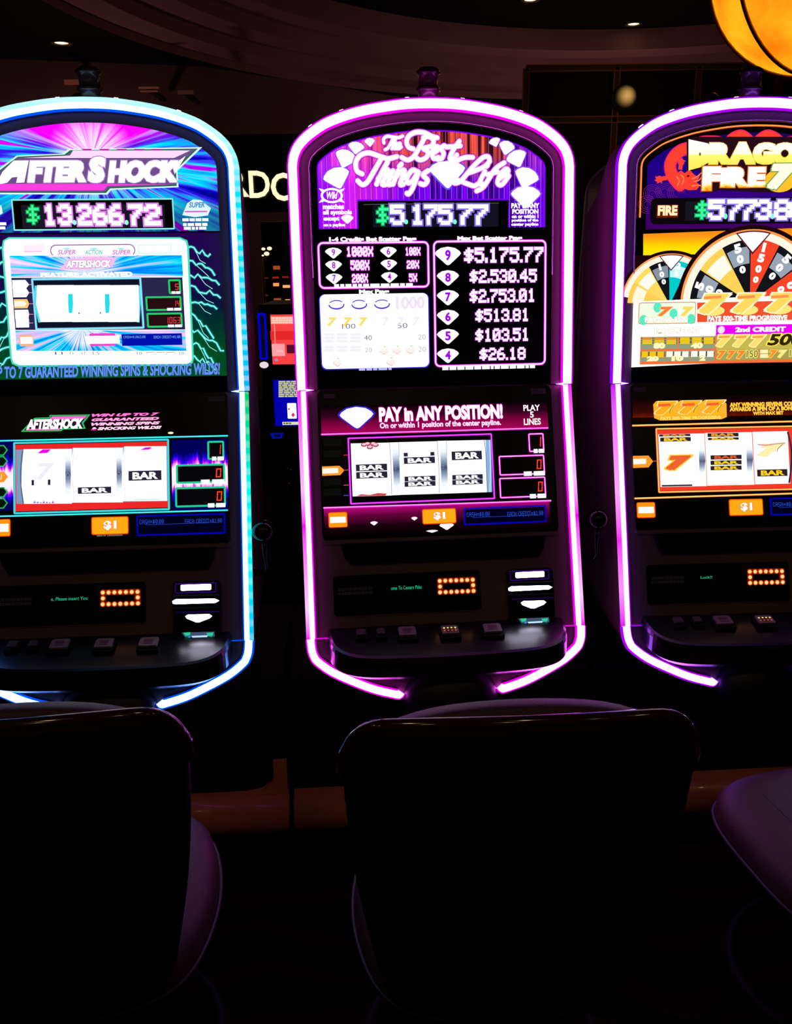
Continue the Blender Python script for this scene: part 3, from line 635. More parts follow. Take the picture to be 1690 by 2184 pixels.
for x0, x1, yo in ((508, 566, -8), (845, 903, -19)):
    gp = L.ppoly('reel_gap', [zz(x0-8, 319+yo), zz(x1+3, 317+yo), zz(x1+14, 690+yo), zz(x0+10, 692+yo)], GAPM, 2.8, rf, uvs=True)
    L.ppoly('reel_gap_white', [zz(x0-6, 319+yo), zz(x0+12, 319+yo), zz(x0+26, 691+yo), zz(x0+10, 692+yo)], em((1, 1, 1.05), 1), 3.2, gp)
    L.line('reel_edge', [zz(x0-8, 320+yo), zz(x0-1, 420+yo), zz(x0+6, 560+yo), zz(x0+8, 688+yo)], .0008, em('3a4258', 1), 4, gp, 3)
    L.line('reel_edge', [zz(x1, 318+yo), zz(x1+2, 420+yo)], .0008, em('6d7690', 1), 4, gp)
    for q in (-1, 1): L.ppoly('gap_arrow', [zz(x0+24, 496+yo*.6+q*4), zz(x0+44, 496+yo*.6+q*4), zz(x0+34, 496+yo*.6+q*12)], em('7f8ba8', 1), 5, gp)
L.ppoly('reel_gap', [zz(1180, 293), zz(1216, 292), zz(1227, 661), zz(1193, 662)], em((.25, .45, .75), 1), 3, rf)
L.line('reel_edge', [zz(1170, 294), zz(1182, 400), zz(1186, 520), zz(1192, 662)], .0012, em('2c3a58', 1), 4, rf, 3)
L.line('reel_edge', [zz(1206, 294), zz(1214, 480), zz(1210, 662)], .0025, em('c8e4ff', 1), 4, rf, 3)
tg = L.ppoly('line_marker', [(687, 995), (724, 993.5), (735, 1003), (726, 1013.5), (687.5, 1015)], em((1.0, .32, .02), 1), 3, g)
L.ppoly('marker_field', [(688, 999), (721, 998), (722, 1009), (688, 1010.5)], em((1.1, .95, .8), 1), 4, tg)
for yy, cc in ((971, (.8, .05, .03)), (1003, (.7, .1, .03)), (1035, (1, .1, .08)), (1057, (.05, .1, .9))): L.line('line_tick', [(733, yy), (744, yy-.4)], .0014, em(cc, 1), 4, tg)
for y0_ in (944, 968, 1028, 1050): L.rect('line_marker_unlit', 690, y0_-7, 728, y0_+7, em((.0035, .0035, .003), 1), 3, g)
PKL = em((1, .7, 1), 1); PKF = em((.95, 0, .75), 1)
meter(L, 1128, 926, 1160, 962, '1', PKF, g, PKL, (1138,), dw=12); meter(L, 1065, 974, 1161.5, 1010, '0', PKF, g, PKL, (1117,), dw=14); meter(L, 1066, 1021, 1164, 1058, '0', PKF, g, PKL, (1130,), dw=14)
a, b = L.uv(690, 1145)[1], L.uv(690, 1084)[1]
ft = L.rect('screen_footer', 691, 1085, 1175, 1128, vramp('footer_crimson', a, b, [(0, (.001, 0, .0005)), (.35, (.01, .0, .004)), (.7, (.12, .001, .04)), (.92, (.38, .002, .16)), (1, (.6, .005, .35))]), 1, g, uvs=True)
L.line('footer_line', [(690, 1083.5), (1176, 1068)], .0042, HOT, 3, ft); L.line('footer_line_core', [(690, 1083), (1176, 1067.5)], .0016, em((1, .55, 1), 1), 4, ft)
def footer_buttons(L, par, b1, b2, box_, txt):
    o = L.rect('menu_button', *b1, em((1, .06, .0), 1), 4, par, .004); x0, y0, x1, y1 = b1
    L.rect('button_face', x0+1.5, y0+1.5, x1-1.5, y1-1.5, ORNG, 5, o, .003); L.rect('button_caption', x0+4, y0+10, x1-4, y1-10, WHITE1, 6, o)
    if b2:
        o = L.rect('denomination_button', *b2, em((1, .06, .0), 1), 4, par, .004); x0, y0, x1, y1 = b2
        L.rect('button_face', x0+1.8, y0+1.8, x1-1.8, y1-1.8, em('ffab18', 1), 5, o, .0035)
        w_, h_ = x1-x0, y1-y0
        L.text('denomination', '$1', x0+w_*.33, y0+h_*.22, x0+w_*.68, y0+h_*.76, WHITE1, 6, o, .05, outline=em((.9, .15, .02), 1), ow=.03)
    x0, y0, x1, y1 = box_
    o = L.frame('credit_box', *box_, .003, em((.0, .0, .55), 1), 4, par, .001)
    L.rect('credit_field', x0+2, y0+2, x1-2, y1-2, em((.0, .0, .012), 1), 3.5, o)
    L.pix('credit_text', txt[0], x0+5, y0+8, x0+5+txt[2], y0+16, em((.03, .10, .85), 1), 5, o, .8); L.pix('credit_text', txt[1], x1-5-txt[3], y0+7, x1-6, y0+14, em((.03, .10, .85), 1), 5, o, .8)
    L.line('credit_rule', [(x0+18, y0+19), (x1-18, y0+13)], .0008, em((.02, .06, .6), 1), 5, o)
footer_buttons(L, ft, (700, 1093, 742, 1124.5), (900, 1086, 974, 1116), (990, 1085, 1165, 1112), ('CASH=$0.00', 'EACH CREDIT=$1.00', 50, 78))
for cx, cy, w_, h_ in ((798, 1116, 16, 9), (884, 1106, 14, 8), (953, 1122, 32, 16), (922, 1133, 26, 6)): L.diamond('diamond', cx, cy, w_, h_, em((1, .9, .95), 1), 3.5, ft)
for x0, y0, x1, y1 in ((690, 841, 715, 850), (1132, 829, 1164, 840)):
    pl = L.rect('maker_plate', x0, y0, x1, y1, pbr('maker_plate', (.06, .045, .05), .5), 3, g, .001)
# ================================================================== left machine, upper display
U, L = ML.U, ML.L; g = ML.root
def burst_mat(name, cx, cy, sideways=True, glow=.11, s=1.0, nx=9.0):
    t = NT(name); du = t.math('SUBTRACT', t.u, cx); dv = t.math('SUBTRACT', t.v, cy)
    a = t.math('ARCTAN2', dv, du); r = t.math('SQRT', t.math('ADD', t.math('MULTIPLY', du, du), t.math('MULTIPLY', dv, dv)))
    nz = t.noise(t.math('MULTIPLY', a, nx), t.math('MULTIPLY', r, 2.5), 1.0, 3.0)
    up = t.ramp(nz, [(.22, (.03, 0, .6)), (.28, (.3, 0, 1)), (.33, (1, 0, 1)), (.64, (1, 0, 1)), (.76, (1, .12, 1))])
    sd = t.ramp(nz, [(.30, (0, 0, .10)), (.40, (.0, .0, .55)), (.47, (.05, .02, 1)), (.53, (0, .5, 1)), (.58, (0, .9, 1)), (.63, (.35, 0, 1)), (.70, (1, .0, 1))])
    if not sideways: sd = up = t.ramp(nz, [(.30, (0, .05, .7)), (.42, (0, .25, 1)), (.52, (0, .75, 1)), (.60, (.75, .5, 1)), (.70, (1, .75, 1))])
    f = t.step(t.math('DIVIDE', dv, t.math('ADD', r, .001)), .18, .48)
    c = t.mix(f, sd, up)
    dk = t.step(dv, -.06, -.13); c = t.mix(t.math('MULTIPLY', dk, .75 if sideways else 0.0), c, (.01, 0, .16, 1))
    gl = t.math('MULTIPLY', t.step(r, glow, .03), t.step(nz, .3, .62)); c = t.mix(gl, c, (1, .95, 1, 1))
    return t.emit(c, s, True)
cu, cv = U.uv(195, 335)
art = U.flat('starburst_artwork', [arch_poly(.037, .340)], burst_mat('starburst_art', cu, cv, True, .095), 1, g, uvs=True)
z = zoomf(0, 300, 3.7556)
LIME = em((.25, .9, .8), 1); DKP = em((.03, .0, .05), 1)
lg = U.ppoly('logo_plate', [z(*q) for q in ((-70, 330), (-20, 230), (130, 118), (500, 102), (545, 66), (1620, 50), (1420, 240), (1430, 372), (890, 392), (860, 430), (-90, 428))], em((.75, 1, .95), 1), 3, art)
U.ppoly('logo_border', [z(*q) for q in ((-52, 325), (-10, 240), (140, 127), (515, 110), (560, 75), (1585, 62), (1410, 232), (1415, 362), (880, 382), (848, 418), (-70, 416))], em((.02, .14, .08), 1), 4, art)
U.ppoly('logo_field', [z(*q) for q in ((-40, 322), (0, 245), (145, 136), (530, 118), (572, 86), (1560, 72), (1396, 226), (1402, 352), (872, 372), (838, 408), (-55, 406))], em((.16, .08, .26), 1), 5, art)
U.ppoly('logo_stripe', [z(*q) for q in ((585, 78), (1525, 78), (1395, 138), (180, 138), (560, 118))], em((1, .72, 1), 1), 6, art)
U.ppoly('logo_stripe', [z(*q) for q in ((-30, 345), (860, 345), (1360, 350), (860, 362), (830, 398), (-60, 400))], em((1, .05, .75), 1), 6, art)
for k in range(5): U.ppoly('logo_notch', [z(650+k*140, 66), z(740+k*140, 66), z(722+k*140, 78), z(672+k*140, 78)], em((.5, .0, .35), 1), 6.5, art)
lw = U.text('logo_lettering', 'FTER', *z(205, 160), *z(690, 333), WHITE, 8, art, .05, .22, outline=em((.45, .25, .65), 1), ow=.03, space=1.0, fat=.035)
U.text('logo_lettering', 'HOCK', *z(850, 158), *z(1440, 336), WHITE, 8, art, .05, .22, outline=em((.45, .25, .65), 1), ow=.03, space=1.0, fat=.035)
U.text('logo_lettering', 'S', *z(690, 128), *z(860, 338), WHITE, 8.5, art, .05, .2, outline=em((.45, .2, .65), 1), ow=.03, fat=.04)
U.ppoly('logo_lettering', [z(*q) for q in ((-30, 350), (20, 250), (110, 160), (230, 158), (195, 335), (130, 338), (140, 290), (95, 295), (60, 335), (20, 345))], WHITE, 8, art)
U.ppoly('logo_lettering', [z(*q) for q in ((1380, 200), (1488, 122), (1400, 268))], WHITE, 8, art)
dz = U.rect('jackpot_display', *z(92, 474), *z(1395, 704), GLASS, 3, g)
U.frame('display_border', *z(92, 474), *z(1395, 704), .003, em((.25, .85, .8), 1), 4, dz, .001)
U.rect('led_matrix', *z(165, 515), *z(1325, 690), em((.012, .008, .02), 1), 4, dz)
U.pix('jackpot_sign', '$', *z(205, 515), *z(320, 670), em((.05, .95, .3), 1.1), 6, dz, .95, em((0, .3, .06), 1), 1.7)
for ch, a, b in (('1', 345, 450), ('3', 462, 575), ('2', 620, 735), ('6', 742, 860), ('6', 868, 985), ('7', 1030, 1145), ('2', 1155, 1285)):
    U.pix('jackpot_digit', ch, *z(a, 515), *z(b, 672), em((1.2, 1.05, 1.2), 1.1), 6, dz, 1.6, em((.75, .22, .85), 1), 2.7)
for xx in (597, 1014): U.flat('jackpot_point', [U.ell(*z(xx, 655), 4, 5, 10)], em((.3, 1, .8), 1.1), 6, dz)
bd = U.ppoly('bonus_badge', [z(*q) for q in ((1460, 595), (1500, 500), (1545, 470), (1610, 475), (1650, 510), (1690, 540), (1665, 598), (1560, 612))], em((.75, .95, 1), 1), 4, art)
U.text('badge_lettering', 'SUPER', *z(1512, 492), *z(1640, 535), em((.05, .25, .6), 1), 5, bd, .03, .2); U.rect('badge_line', *z(1480, 562), *z(1660, 572), em((.8, .1, .6), 1), 5, bd)
for k, yy in enumerate((622, 660, 690)): U.blocks('badge_print', *z(1460+k*6, yy), *z(1670-k*8, yy+22), WHITE1, 5, bd, 4, 20+k)
bd = U.ppoly('bonus_badge', [z(*q) for q in ((-150, 590), (-120, 520), (-60, 500), (10, 520), (20, 580), (-30, 610))], em((.75, .95, 1), 1), 4, art)
for k, yy in enumerate((655, 688)): U.blocks('badge_print', *z(-160, yy), *z(50-k*8, yy+22), WHITE1, 5, bd, 4, 30+k)
# storm scene under it
t = NT('storm_art'); nz = t.noise(t.math('MULTIPLY', t.u, 9.0), t.math('MULTIPLY', t.v, 7.0), 1.0, 3.0)
side = t.step(t.math('ABSOLUTE', t.math('SUBTRACT', t.u, .01)), .18, .275)
c = t.ramp(t.math('ADD', t.math('MULTIPLY', t.v, 1.6), t.math('MULTIPLY', nz, .5)), [(.25, (0, .10, .012)), (.38, (0, .075, .02)), (.5, (0, .03, .03)), (.62, (.004, .004, .05)), (.75, (.02, .0, .09))])
c = t.mix(t.math('MULTIPLY', side, .35), c, (0, .015, .012, 1))
U0, V0 = U.uv(478, 800); storm = U.flat('storm_artwork', [[(-.272, .034), (.272, .034), (.272, .337), (-.272, .337)]], t.emit(c, 1.0, True), 1, g, uvs=True)
BOLT = em((.35, 1, .95), 1); BOLTH = em((.0, .35, .33), 1)
rnd = random.Random(3)
for sx in (1, -1):
    for k in range(9):
        v0_ = .31-.029*k; p = [(sx*(.186 + .004*(k > 4)), v0_)]; ln = rnd.uniform(.045, .075); n_ = 9; drop = rnd.uniform(.018, .05) if k > 4 else rnd.uniform(.012, .032)
        for q in range(1, n_+1): p.append((sx*(.19+ln*q/n_), v0_-drop*(q/n_)**1.3+rnd.uniform(-.006, .006)))
        bo = U.flat('lightning_bolt', U.ribbon(p, .0026, False)+U.ribbon([p[3], (p[5][0], p[5][1]-.014), (p[7][0], p[7][1]-.018)], .0013, False), BOLT, 3, storm)
        U.flat('bolt_glow', U.ribbon(p, .0062, False), BOLTH, 2, bo)
z = zoomf(0, 500, 4.024)
pnl = U.ppoly('bonus_screen', [z(*q) for q in ((35, 60), (75, 36), (1540, 36), (1592, 60), (1605, 110), (1648, 1060), (1640, 1095), (1600, 1110), (165, 1122), (115, 1100), (100, 1060), (28, 120))], em((1.2, 1.25, 1.25), 1, True), 4, g)
U.ppoly('screen_glow', [z(*q) for q in ((22, 50), (70, 22), (1545, 22), (1608, 50), (1622, 110), (1664, 1062), (1655, 1105), (1605, 1126), (160, 1138), (100, 1112), (84, 1060), (12, 120))], em((.05, .75, .5), 1), 3.5, pnl)
cu, cv = U.uv(*z(760, 330)); bm_ = burst_mat('blue_burst', cu, cv, False, .08, 1.0, 12.0)
U.ppoly('starburst_band', [z(*q) for q in ((80, 182), (1560, 178), (1572, 362), (95, 366))], bm_, 5, pnl, uvs=True)
cu, cv = U.uv(*z(700, 800)); bm2 = burst_mat('blue_burst_low', cu, cv, False, .05, 1.0, 11.0)
U.ppoly('starburst_band', [z(*q) for q in ((130, 826), (1590, 822), (1600, 998), (140, 1000))], bm2, 5, pnl, uvs=True)
U.ppoly('reel_field', [z(*q) for q in ((95, 372), (1565, 368), (1590, 816), (130, 820))], em((.022, .02, .08), 1), 5, pnl)
U.frame('reel_window', *z(275, 385), *z(1232, 800), .0042, em((.25, .8, 1), 1), 7, pnl, .001)
U.rect('reel_shadow', *z(290, 400), *z(1215, 785), em((.004, .006, .02), 1), 6, pnl)
for k, (a, b) in enumerate(((310, 640), (622, 950), (930, 1195))):
    U.ppoly('reel', [z(a+8, 436), z(b-6, 434), z(b, 600), z(b-2, 750), z(a+40*(k == 0), 752), z(a, 600)], em((1.2, 1.25, 1.25), 1), 8, pnl)
for xx in (606, 921): U.ppoly('reel_gap', [z(xx-20, 512), z(xx+18, 512), z(xx+22, 595), z(xx+16, 672), z(xx-14, 676), z(xx-20, 595)], em((.02, .72, .85), 1), 9, pnl)
for xx, yy in ((680, 676), (862, 674)): U.flat('reel_mark', [U.ell(*z(xx, yy), 1.5, 2.2, 8)], em((.02, .2, .4), 1), 9, pnl)
for a, b in (((310, 440), (302, 590)), ((1190, 440), (1196, 600))): U.line('reel_side', [z(*a), z(*b), z(b[0]+(40 if b[0] < 600 else -10), 755)], .006, em((.1, .7, .9), 1), 7.5, pnl)
for yy, cc in ((430, (1, .95, 1)), (500, (1, 1, .93)), (595, (1, .55, .15)), (685, (1, 1, 1)), (760, (.9, 1, 1))):
    mk = U.ppoly('line_marker', [z(100+(yy-400)*.09, yy-38), z(215+(yy-400)*.09, yy-40), z(250, yy), z(218+(yy-400)*.09, yy+38), z(105+(yy-400)*.09, yy+40)], em(cc, 1.1), 7, pnl)
    if yy == 595: U.ppoly('marker_field', [z(120, 572), z(208, 570), z(230, 595), z(210, 618), z(122, 620)], em((1, .93, .8), 1), 8, mk)
    U.line('line_tick', [z(250, yy), z(285, yy)], .0012, em((.9, .3, .6), 1), 7, mk)
GFR = em((.02, .62, .14), 1); RDG = em((1, .05, .06), 1)
def meter2(x0, y0, x1, y1, dg, dw):
    m = U.frame('meter', *z(x0, y0), *z(x1, y1), .0038, GFR, 7, pnl, .001); U.rect('meter_field', *z(x0, y0), *z(x1, y1), em((.02, .004, .006), 1), 6.5, m)
    xa, ya = z(x1-12-dw*len(dg), y0+28); xb, yb = z(x1-8, y1-26); U.seg('meter_digits', dg, xa, ya, xb, yb, RDG, 8, m)
    U.blocks('meter_caption', *z(x1-(75 if len(dg) < 2 else 120), y1-14), *z(x1, y1+8), WHITE1, 9, m, 2, 5)
meter2(1450, 394, 1548, 502, '5', 40); meter2(1255, 540, 1555, 645, '14', 30); meter2(1265, 682, 1562, 788, '1063', 34)
lgm = U.ppoly('logo_plate', [z(*q) for q in ((510, 300), (600, 205), (720, 200), (735, 188), (1000, 196), (962, 284), (800, 290), (790, 300))], em((1, .5, .9), 1), 7, pnl)
U.text('logo_lettering', 'AFTERSHOCK', *z(560, 222), *z(960, 284), WHITE1, 8.5, lgm, .06, .25, outline=em((.12, .1, .3), 1), ow=.03)
U.text('screen_heading', 'FEATURE ACTIVATED', *z(345, 328), *z(1140, 362), WHITE1, 8, pnl, .07, outline=em((.35, .6, .9), 1), ow=.02)
U.frame('feature_tray', *z(430, 92), *z(1160, 182), .002, em((.28, .05, .32), 1), 6, pnl, .012)
for k, cc in enumerate(('d884c8', '6fc8c8', 'd884c8')):
    a = 490+k*235; U.text('feature_lettering', ('SUPER', 'ACTION', 'SUPER')[k], *z(a, 132), *z(a+160, 172), em(cc, 1), 7, pnl, .03, .3); U.flat('feature_arc', [U.ell(*z(a+80, 122), 8, 2, 12)], em('a8f0f0', 1), 7, pnl)
U.rect('feature_tray_base', *z(420, 178), *z(1170, 186), em((1, .85, .95), 1), 7.5, pnl)
U.ppoly('corner_badge', [z(*q) for q in ((200, 92), (372, 86), (392, 110), (358, 148), (205, 150))], em((1, .86, .97), 1), 6, pnl); U.line('badge_line', [z(205, 148), z(360, 146)], .002, em((1, .45, .8), 1), 7, pnl)
U.frame('corner_notice', *z(1185, 90), *z(1468, 160), .0012, em((.35, .85, .8), 1), 6, pnl, .001)
ob = U.rect('menu_button', *z(160, 862), *z(292, 960), em((1, .45, .25), 1), 7, pnl, .005); U.rect('button_face', *z(172, 880), *z(284, 938), WHITE1, 8, ob)
ob = U.rect('win_box', *z(765, 850), *z(995, 955), em((1, .05, .6), 1), 6, pnl, .003); U.rect('win_field', *z(735, 872), *z(1030, 936), em((1.1, 1.05, 1.1), 1), 7, ob)
U.rect('win_divider', *z(874, 874), *z(880, 934), em((1, .7, .9), 1), 8, ob)
ob = U.rect('credit_box', *z(1042, 856), *z(1566, 948), em((.0, .005, .42), 1), 7, pnl); U.pix('credit_text', 'CASH=$1063.00', *z(1060, 870), *z(1250, 890), em((.25, .6, 1), 1), 8, ob, .8); U.pix('credit_text', 'EACH CREDIT=$1.00', *z(1320, 870), *z(1550, 890), em((.25, .6, 1), 1), 8, ob, .8)
for s_, a, b in (('1', 470, 485), ('1', 525, 538), ('11', 598, 630), ('11', 700, 730), ('1.5', 795, 855), ('10', 1175, 1220), ('10', 1540, 1580)): U.text('scale_figure', s_, *z(a, 1008), *z(b, 1032), em('586078', 1), 6, pnl)
for k in range(3): U.line('scale_bracket', [z(1258+k*86, 1032), z(1258+k*86, 1012), z(1330+k*86, 1010), z(1330+k*86, 1030)], .0011, em('6a7088', 1), 6, pnl)
U.text('banner_lettering', 'WIN UP TO 7 GUARANTEED WINNING SPINS & SHOCKING WILDS!', -60, 783, 470, 799, em((.10, .32, .95), 1), 4, g, .03, .18, outline=em((.08, .02, .25), 1), ow=.03)
# ---------------- left machine, lower screen
g = ML.root; z = zoomf(0, 870, 3.38)
lp = L.ppoly('logo_plate', [z(*q) for q in ((152, 172), (250, 72), (358, 68), (358, 52), (652, 48), (602, 110), (618, 150), (455, 156), (442, 168))], em((.02, .62, .12), 1), 3, g)
L.ppoly('logo_field', [z(*q) for q in ((172, 165), (256, 79), (365, 75), (366, 59), (636, 55), (590, 108), (606, 143), (450, 149), (436, 161))], em((.02, .01, .03), 1), 4, lp)
L.ppoly('logo_stripe', [z(*q) for q in ((375, 62), (630, 58), (605, 82), (360, 86))], em((1, .15, .62), 1), 5, lp); L.ppoly('logo_stripe', [z(*q) for q in ((200, 152), (450, 146), (430, 160), (185, 162))], em((1, .15, .62), 1), 5, lp)
L.text('logo_lettering', 'AFTERSHOCK', *z(192, 84), *z(602, 150), WHITE, 6, lp, .04, .25, fat=.02)
for k, (s_, x0, x1) in enumerate((('WIN UP TO 7', 664, 1150), ('GUARANTEED', 662, 1148), ('WINNING SPINS', 660, 1156), ('& SHOCKING WILDS!', 658, 1166))):
    L.text('header_lettering', s_, *z(x0, 44+k*32), *z(x1, 68+k*32-13), em((1, .25+.22*k, .75+.08*k), 1), 4, g, .05, .35, outline=em((.8, .0, .3), 1), ow=.03)
t = NT('flame_art'); vm = L.uv(460, 1015)[1]; dv = t.math('ABSOLUTE', t.math('SUBTRACT', t.v, vm))
nz = t.noise(t.math('MULTIPLY', t.u, 130.0), t.math('MULTIPLY', t.v, 12.0), 1.0, 2.0)
f = t.math('SUBTRACT', t.math('MULTIPLY', dv, 17.0), t.math('MULTIPLY', nz, .9))
c = t.ramp(t.math('ADD', f, .55), [(.28, (1.0, .9, 1)), (.42, (1, .8, 1)), (.52, (1, .08, .8)), (.62, (.25, .0, 1)), (.75, (.01, .0, .75)), (.98, (.0, .0, .10))])
FL = t.emit(c, 1.0, True)
for x0, x1 in ((1235, 1648), (-260, 96)):
    fl = L.rect('flame_artwork', *z(x0, 232), *z(x1, 738), FL, 1, g, uvs=True)
CYL = em((.0, .72, .75), 1)
for y1 in (201, 737):
    ur, vr_ = L.uv(*z(1645, y1)); hl = L.flat('header_line', L.ribbon([(-.262, vr_), (ur, vr_)], .0036, False), CYL, 3, g); L.flat('header_line_core', L.ribbon([(-.262, vr_), (ur, vr_)], .001, False), em((.3, 1, 1), 1), 4, hl)
rf = L.frame('reel_window', *z(103, 254), *z(1220, 730), .0042, em((.05, .68, .75), 1), 3, g, .001)
L.rect('reel_frame', *z(110, 266), *z(1212, 718), em((.85, .02, .02), 1), 2.5, rf)
va, vb = L.uv(*z(490, 640))[1], L.uv(*z(490, 320))[1]; GM = reel_gap_mat('reel_gap_grey', va, vb, (.05, .07, .13))
L.ppoly('reel_backing', [z(115, 302), z(1208, 278), z(1212, 672), z(120, 692)], em((.22, .32, .52), 1), 3, rf)
for k, (a, b, yo) in enumerate(((160, 470, 0), (516, 838, -9), (884, 1206, -20))):
    r_ = L.ppoly('reel', [z(a+12, 298+yo), z(b+50*(k < 2)-(k == 2)*6, 296+yo), z(b+50*(k < 2), 690+yo), z(a+16*(k == 0), 692+yo), z(a-4, 560+yo), z(a, 420+yo)], em((1.2, 1.2, 1.25), 1, True), 4, rf)
    if k < 2:
        gp = L.rect('reel_gap', *z(b+2, 316+yo), *z(b+44, 668+yo), GM, 5, rf, uvs=True)
        rg = [L.ell(*z(b+21, 487+yo), 4, 5, 14), L.ell(*z(b+21, 487+yo), 2.6, 3.4, 14)]; L.flat('gap_ring', [[rg[0][q], rg[0][(q+1) % 14], rg[1][(q+1) % 14], rg[1][q]] for q in range(14)], em('8896b4', 1), 6, gp)
        L.line('reel_edge', [z(b+66, 300+yo), z(b+56, 420+yo), z(b+58, 560+yo), z(b+70, 685+yo)], .0007, em('b8b8c8', 1), 6, gp, 3)
    else: pass
    if k == 0:
        L.ppoly('seven_symbol', [z(*q) for q in ((270, 328), (310, 300), (372, 300), (340, 326))], em((.85, 0, .85), 1), 6, r_)
        bar(L, 'bar_symbol', *z(230, 520), *z(366, 556), r_, cut='hollow'); L.text('seven_symbol', '7', *z(262, 400), *z(400, 520), em('f1eff6', 1), 5.5, r_, .03, .2)
        for q in range(7): L.ppoly('flame_tip', [z(242+q*22, 688), z(252+q*22, 668+(q % 3)*5), z(262+q*22, 687)], em((.35, .1, .6), 1), 6, r_)
        L.line('reel_edge', [z(165, 310), z(152, 450), z(156, 580), z(170, 690)], .0014, em('303648', 1), 6, r_, 3)
    if k == 1: bar(L, 'bar_symbol', *z(563, 574), *z(804, 614), r_)
    if k == 2:
        bar(L, 'bar_symbol', *z(928, 456), *z(1166, 520), r_); L.ppoly('seven_symbol', [z(*q) for q in ((1010, 304), (1050, 286), (1100, 284), (1076, 302))], em((.85, 0, .85), 1), 6, r_); L.line('symbol_edge', [z(970, 662), z(1150, 658)], .0016, em((.3, .8, .75), 1), 6, r_)
for k, yy in enumerate((308, 388, 500, 610, 690)):
    hx = [z(-120, yy-36), z(30, yy-40), z(58, yy-4), z(28, yy+36), z(-120, yy+40), z(-150, yy)]
    if k == 2: mk = L.ppoly('line_marker', hx, em((1, .3, .02), 1), 3, g); L.text('marker_figure', '1', *z(4, yy-22), *z(16, yy+18), em((1, .85, .6), 1), 4, mk, .03, .2)
    else:
        mk = L.ppoly('line_marker_unlit', hx, em((.02, .5, .12), 1), 3, g); L.ppoly('marker_field', [z(-112, yy-29), z(26, yy-32), z(48, yy-4), z(24, yy+28), z(-112, yy+32), z(-138, yy)], em((.002, .008, .004), 1), 4, mk)
GF = em((.02, .6, .3), 1)
meter(L, *z(1502, 246), *z(1612, 366), '1', GF, g, None, (z(1530, 0)[0],), dw=10); meter(L, *z(1276, 416), *z(1618, 532), '0', GF, g, None, (z(1450, 0)[0],), dw=15); meter(L, *z(1270, 580), *z(1624, 702), '0', GF, g, None, (z(1500, 0)[0],), dw=15)
for x0, y0, x1, y1 in ((1502, 246, 1612, 366), (1276, 416, 1618, 532), (1270, 580, 1624, 702)): L.rect('meter_field', *z(x0, y0), *z(x1, y1), em((.002, .002, .003), 1), 3.5, g)
footer_buttons(L, g, (-22, 1108, 23, 1144), (195, 1103, 275, 1139), (*z(990, 780), *z(1622, 900)), ('CASH=$0.00', 'EACH CREDIT=$1.00', 52, 80))
L.text('small_print', 'Select for Denominations', *z(698, 912), *z(884, 922), em('a09890', 1), 3, g)
L.flat('indicator_light', [L.ell(*z(1232, 181), 6, 2.5, 12)], em((.9, .95, .5), 1), 4, g)
L.rect('maker_plate', 444, 846, 480, 857, pbr('maker_plate', (.06, .045, .05), .5), 3, g, .001)
# ================================================================== right machine, upper display
U, L = MR.U, MR.L; g = MR.root
strip(U, 'orange_trim_light', [q for q in offset_path(ARCH, -.0535) if q[1] > .29 or False], 0, .0032, -.003, .0005, em((1, .16, .02), 1.0), g)
strip(U, 'orange_trim_core', [q for q in offset_path(ARCH, -.0535) if q[1] > .29 or False], .0010, .0022, -.003, .0009, em((1, .5, .2), 1.0), g)
t = NT('night_art'); du = t.math('MULTIPLY', t.u, 1.0)
c = t.ramp(t.math('MULTIPLY', t.v, 1.0), [(.34, (.05, .0, .12)), (.41, (.03, .0, .22)), (.47, (.012, .0, .24)), (.53, (.012, .002, .09))])
art = U.flat('night_artwork', [arch_poly(.069, .335)], t.emit(c, 1.0, True), 1, g, uvs=True)
z = zoomf(1360, 260, 5.121)
SW = em((.16, .02, .18), 1)
for cx, cy in ((165, 780), (300, 760), (430, 780), (110, 900)):
    for r_ in (7, 11, 15, 19):
        p = [U.uv(z(cx, cy)[0]+r_*math.cos(a*.45), z(cx, cy)[1]-r_*math.sin(a*.45)) for a in range(0, 12)]; U.flat('cloud_scroll', U.ribbon(p, .0009, False), SW, 2, art)
# generic dragon: scaly body winding behind the lettering
REDB = em((1, .055, .03), 1); REDE = em((1, .02, .12), 1)
def body(pts, w, nm='dragon_body'):
    o = U.flat(nm, U.ribbon(spline([U.uv(*z(*q)) for q in pts], 6), w, True), REDB, 4, art); U.flat('dragon_outline', U.ribbon(spline([U.uv(*z(*q)) for q in pts], 6), w+.006, True), REDE, 3.5, o); return o
b0 = body([(470, 690), (390, 590), (360, 480), (400, 380), (480, 310), (580, 280)], .021)
b1 = body([(560, 270), (700, 210), (860, 205), (970, 225), (1060, 160), (1150, 140), (1240, 210), (1270, 270), (1310, 210), (1410, 140), (1500, 160), (1580, 220), (1650, 215), (1790, 190), (1900, 200), (2050, 260)], .0155)
hd_ = U.ppoly('dragon_head', [z(*q) for q in ((380, 640), (430, 560), (480, 530), (520, 560), (570, 520), (620, 570), (660, 600), (690, 570), (672, 620), (650, 660), (690, 690), (650, 740), (560, 745), (470, 710))], REDB, 5, art)
U.flat('dragon_eye', [U.ell(*z(556, 590), 3.2, 2.2, 10)], em((.2, .0, .0), 1), 6, hd_)
for a, b, c_ in (((600, 620), (650, 600), (700, 555)), ((620, 650), (670, 640), (705, 600)), ((600, 700), (660, 690), (705, 700)), ((430, 600), (460, 640), (440, 690)), ((480, 580), (510, 620), (490, 680))):
    U.flat('dragon_whisker', U.ribbon(spline([U.uv(*z(*q)) for q in (a, b, c_)], 4), .0022, True), em((1, .25, .1), 1), 6, hd_)
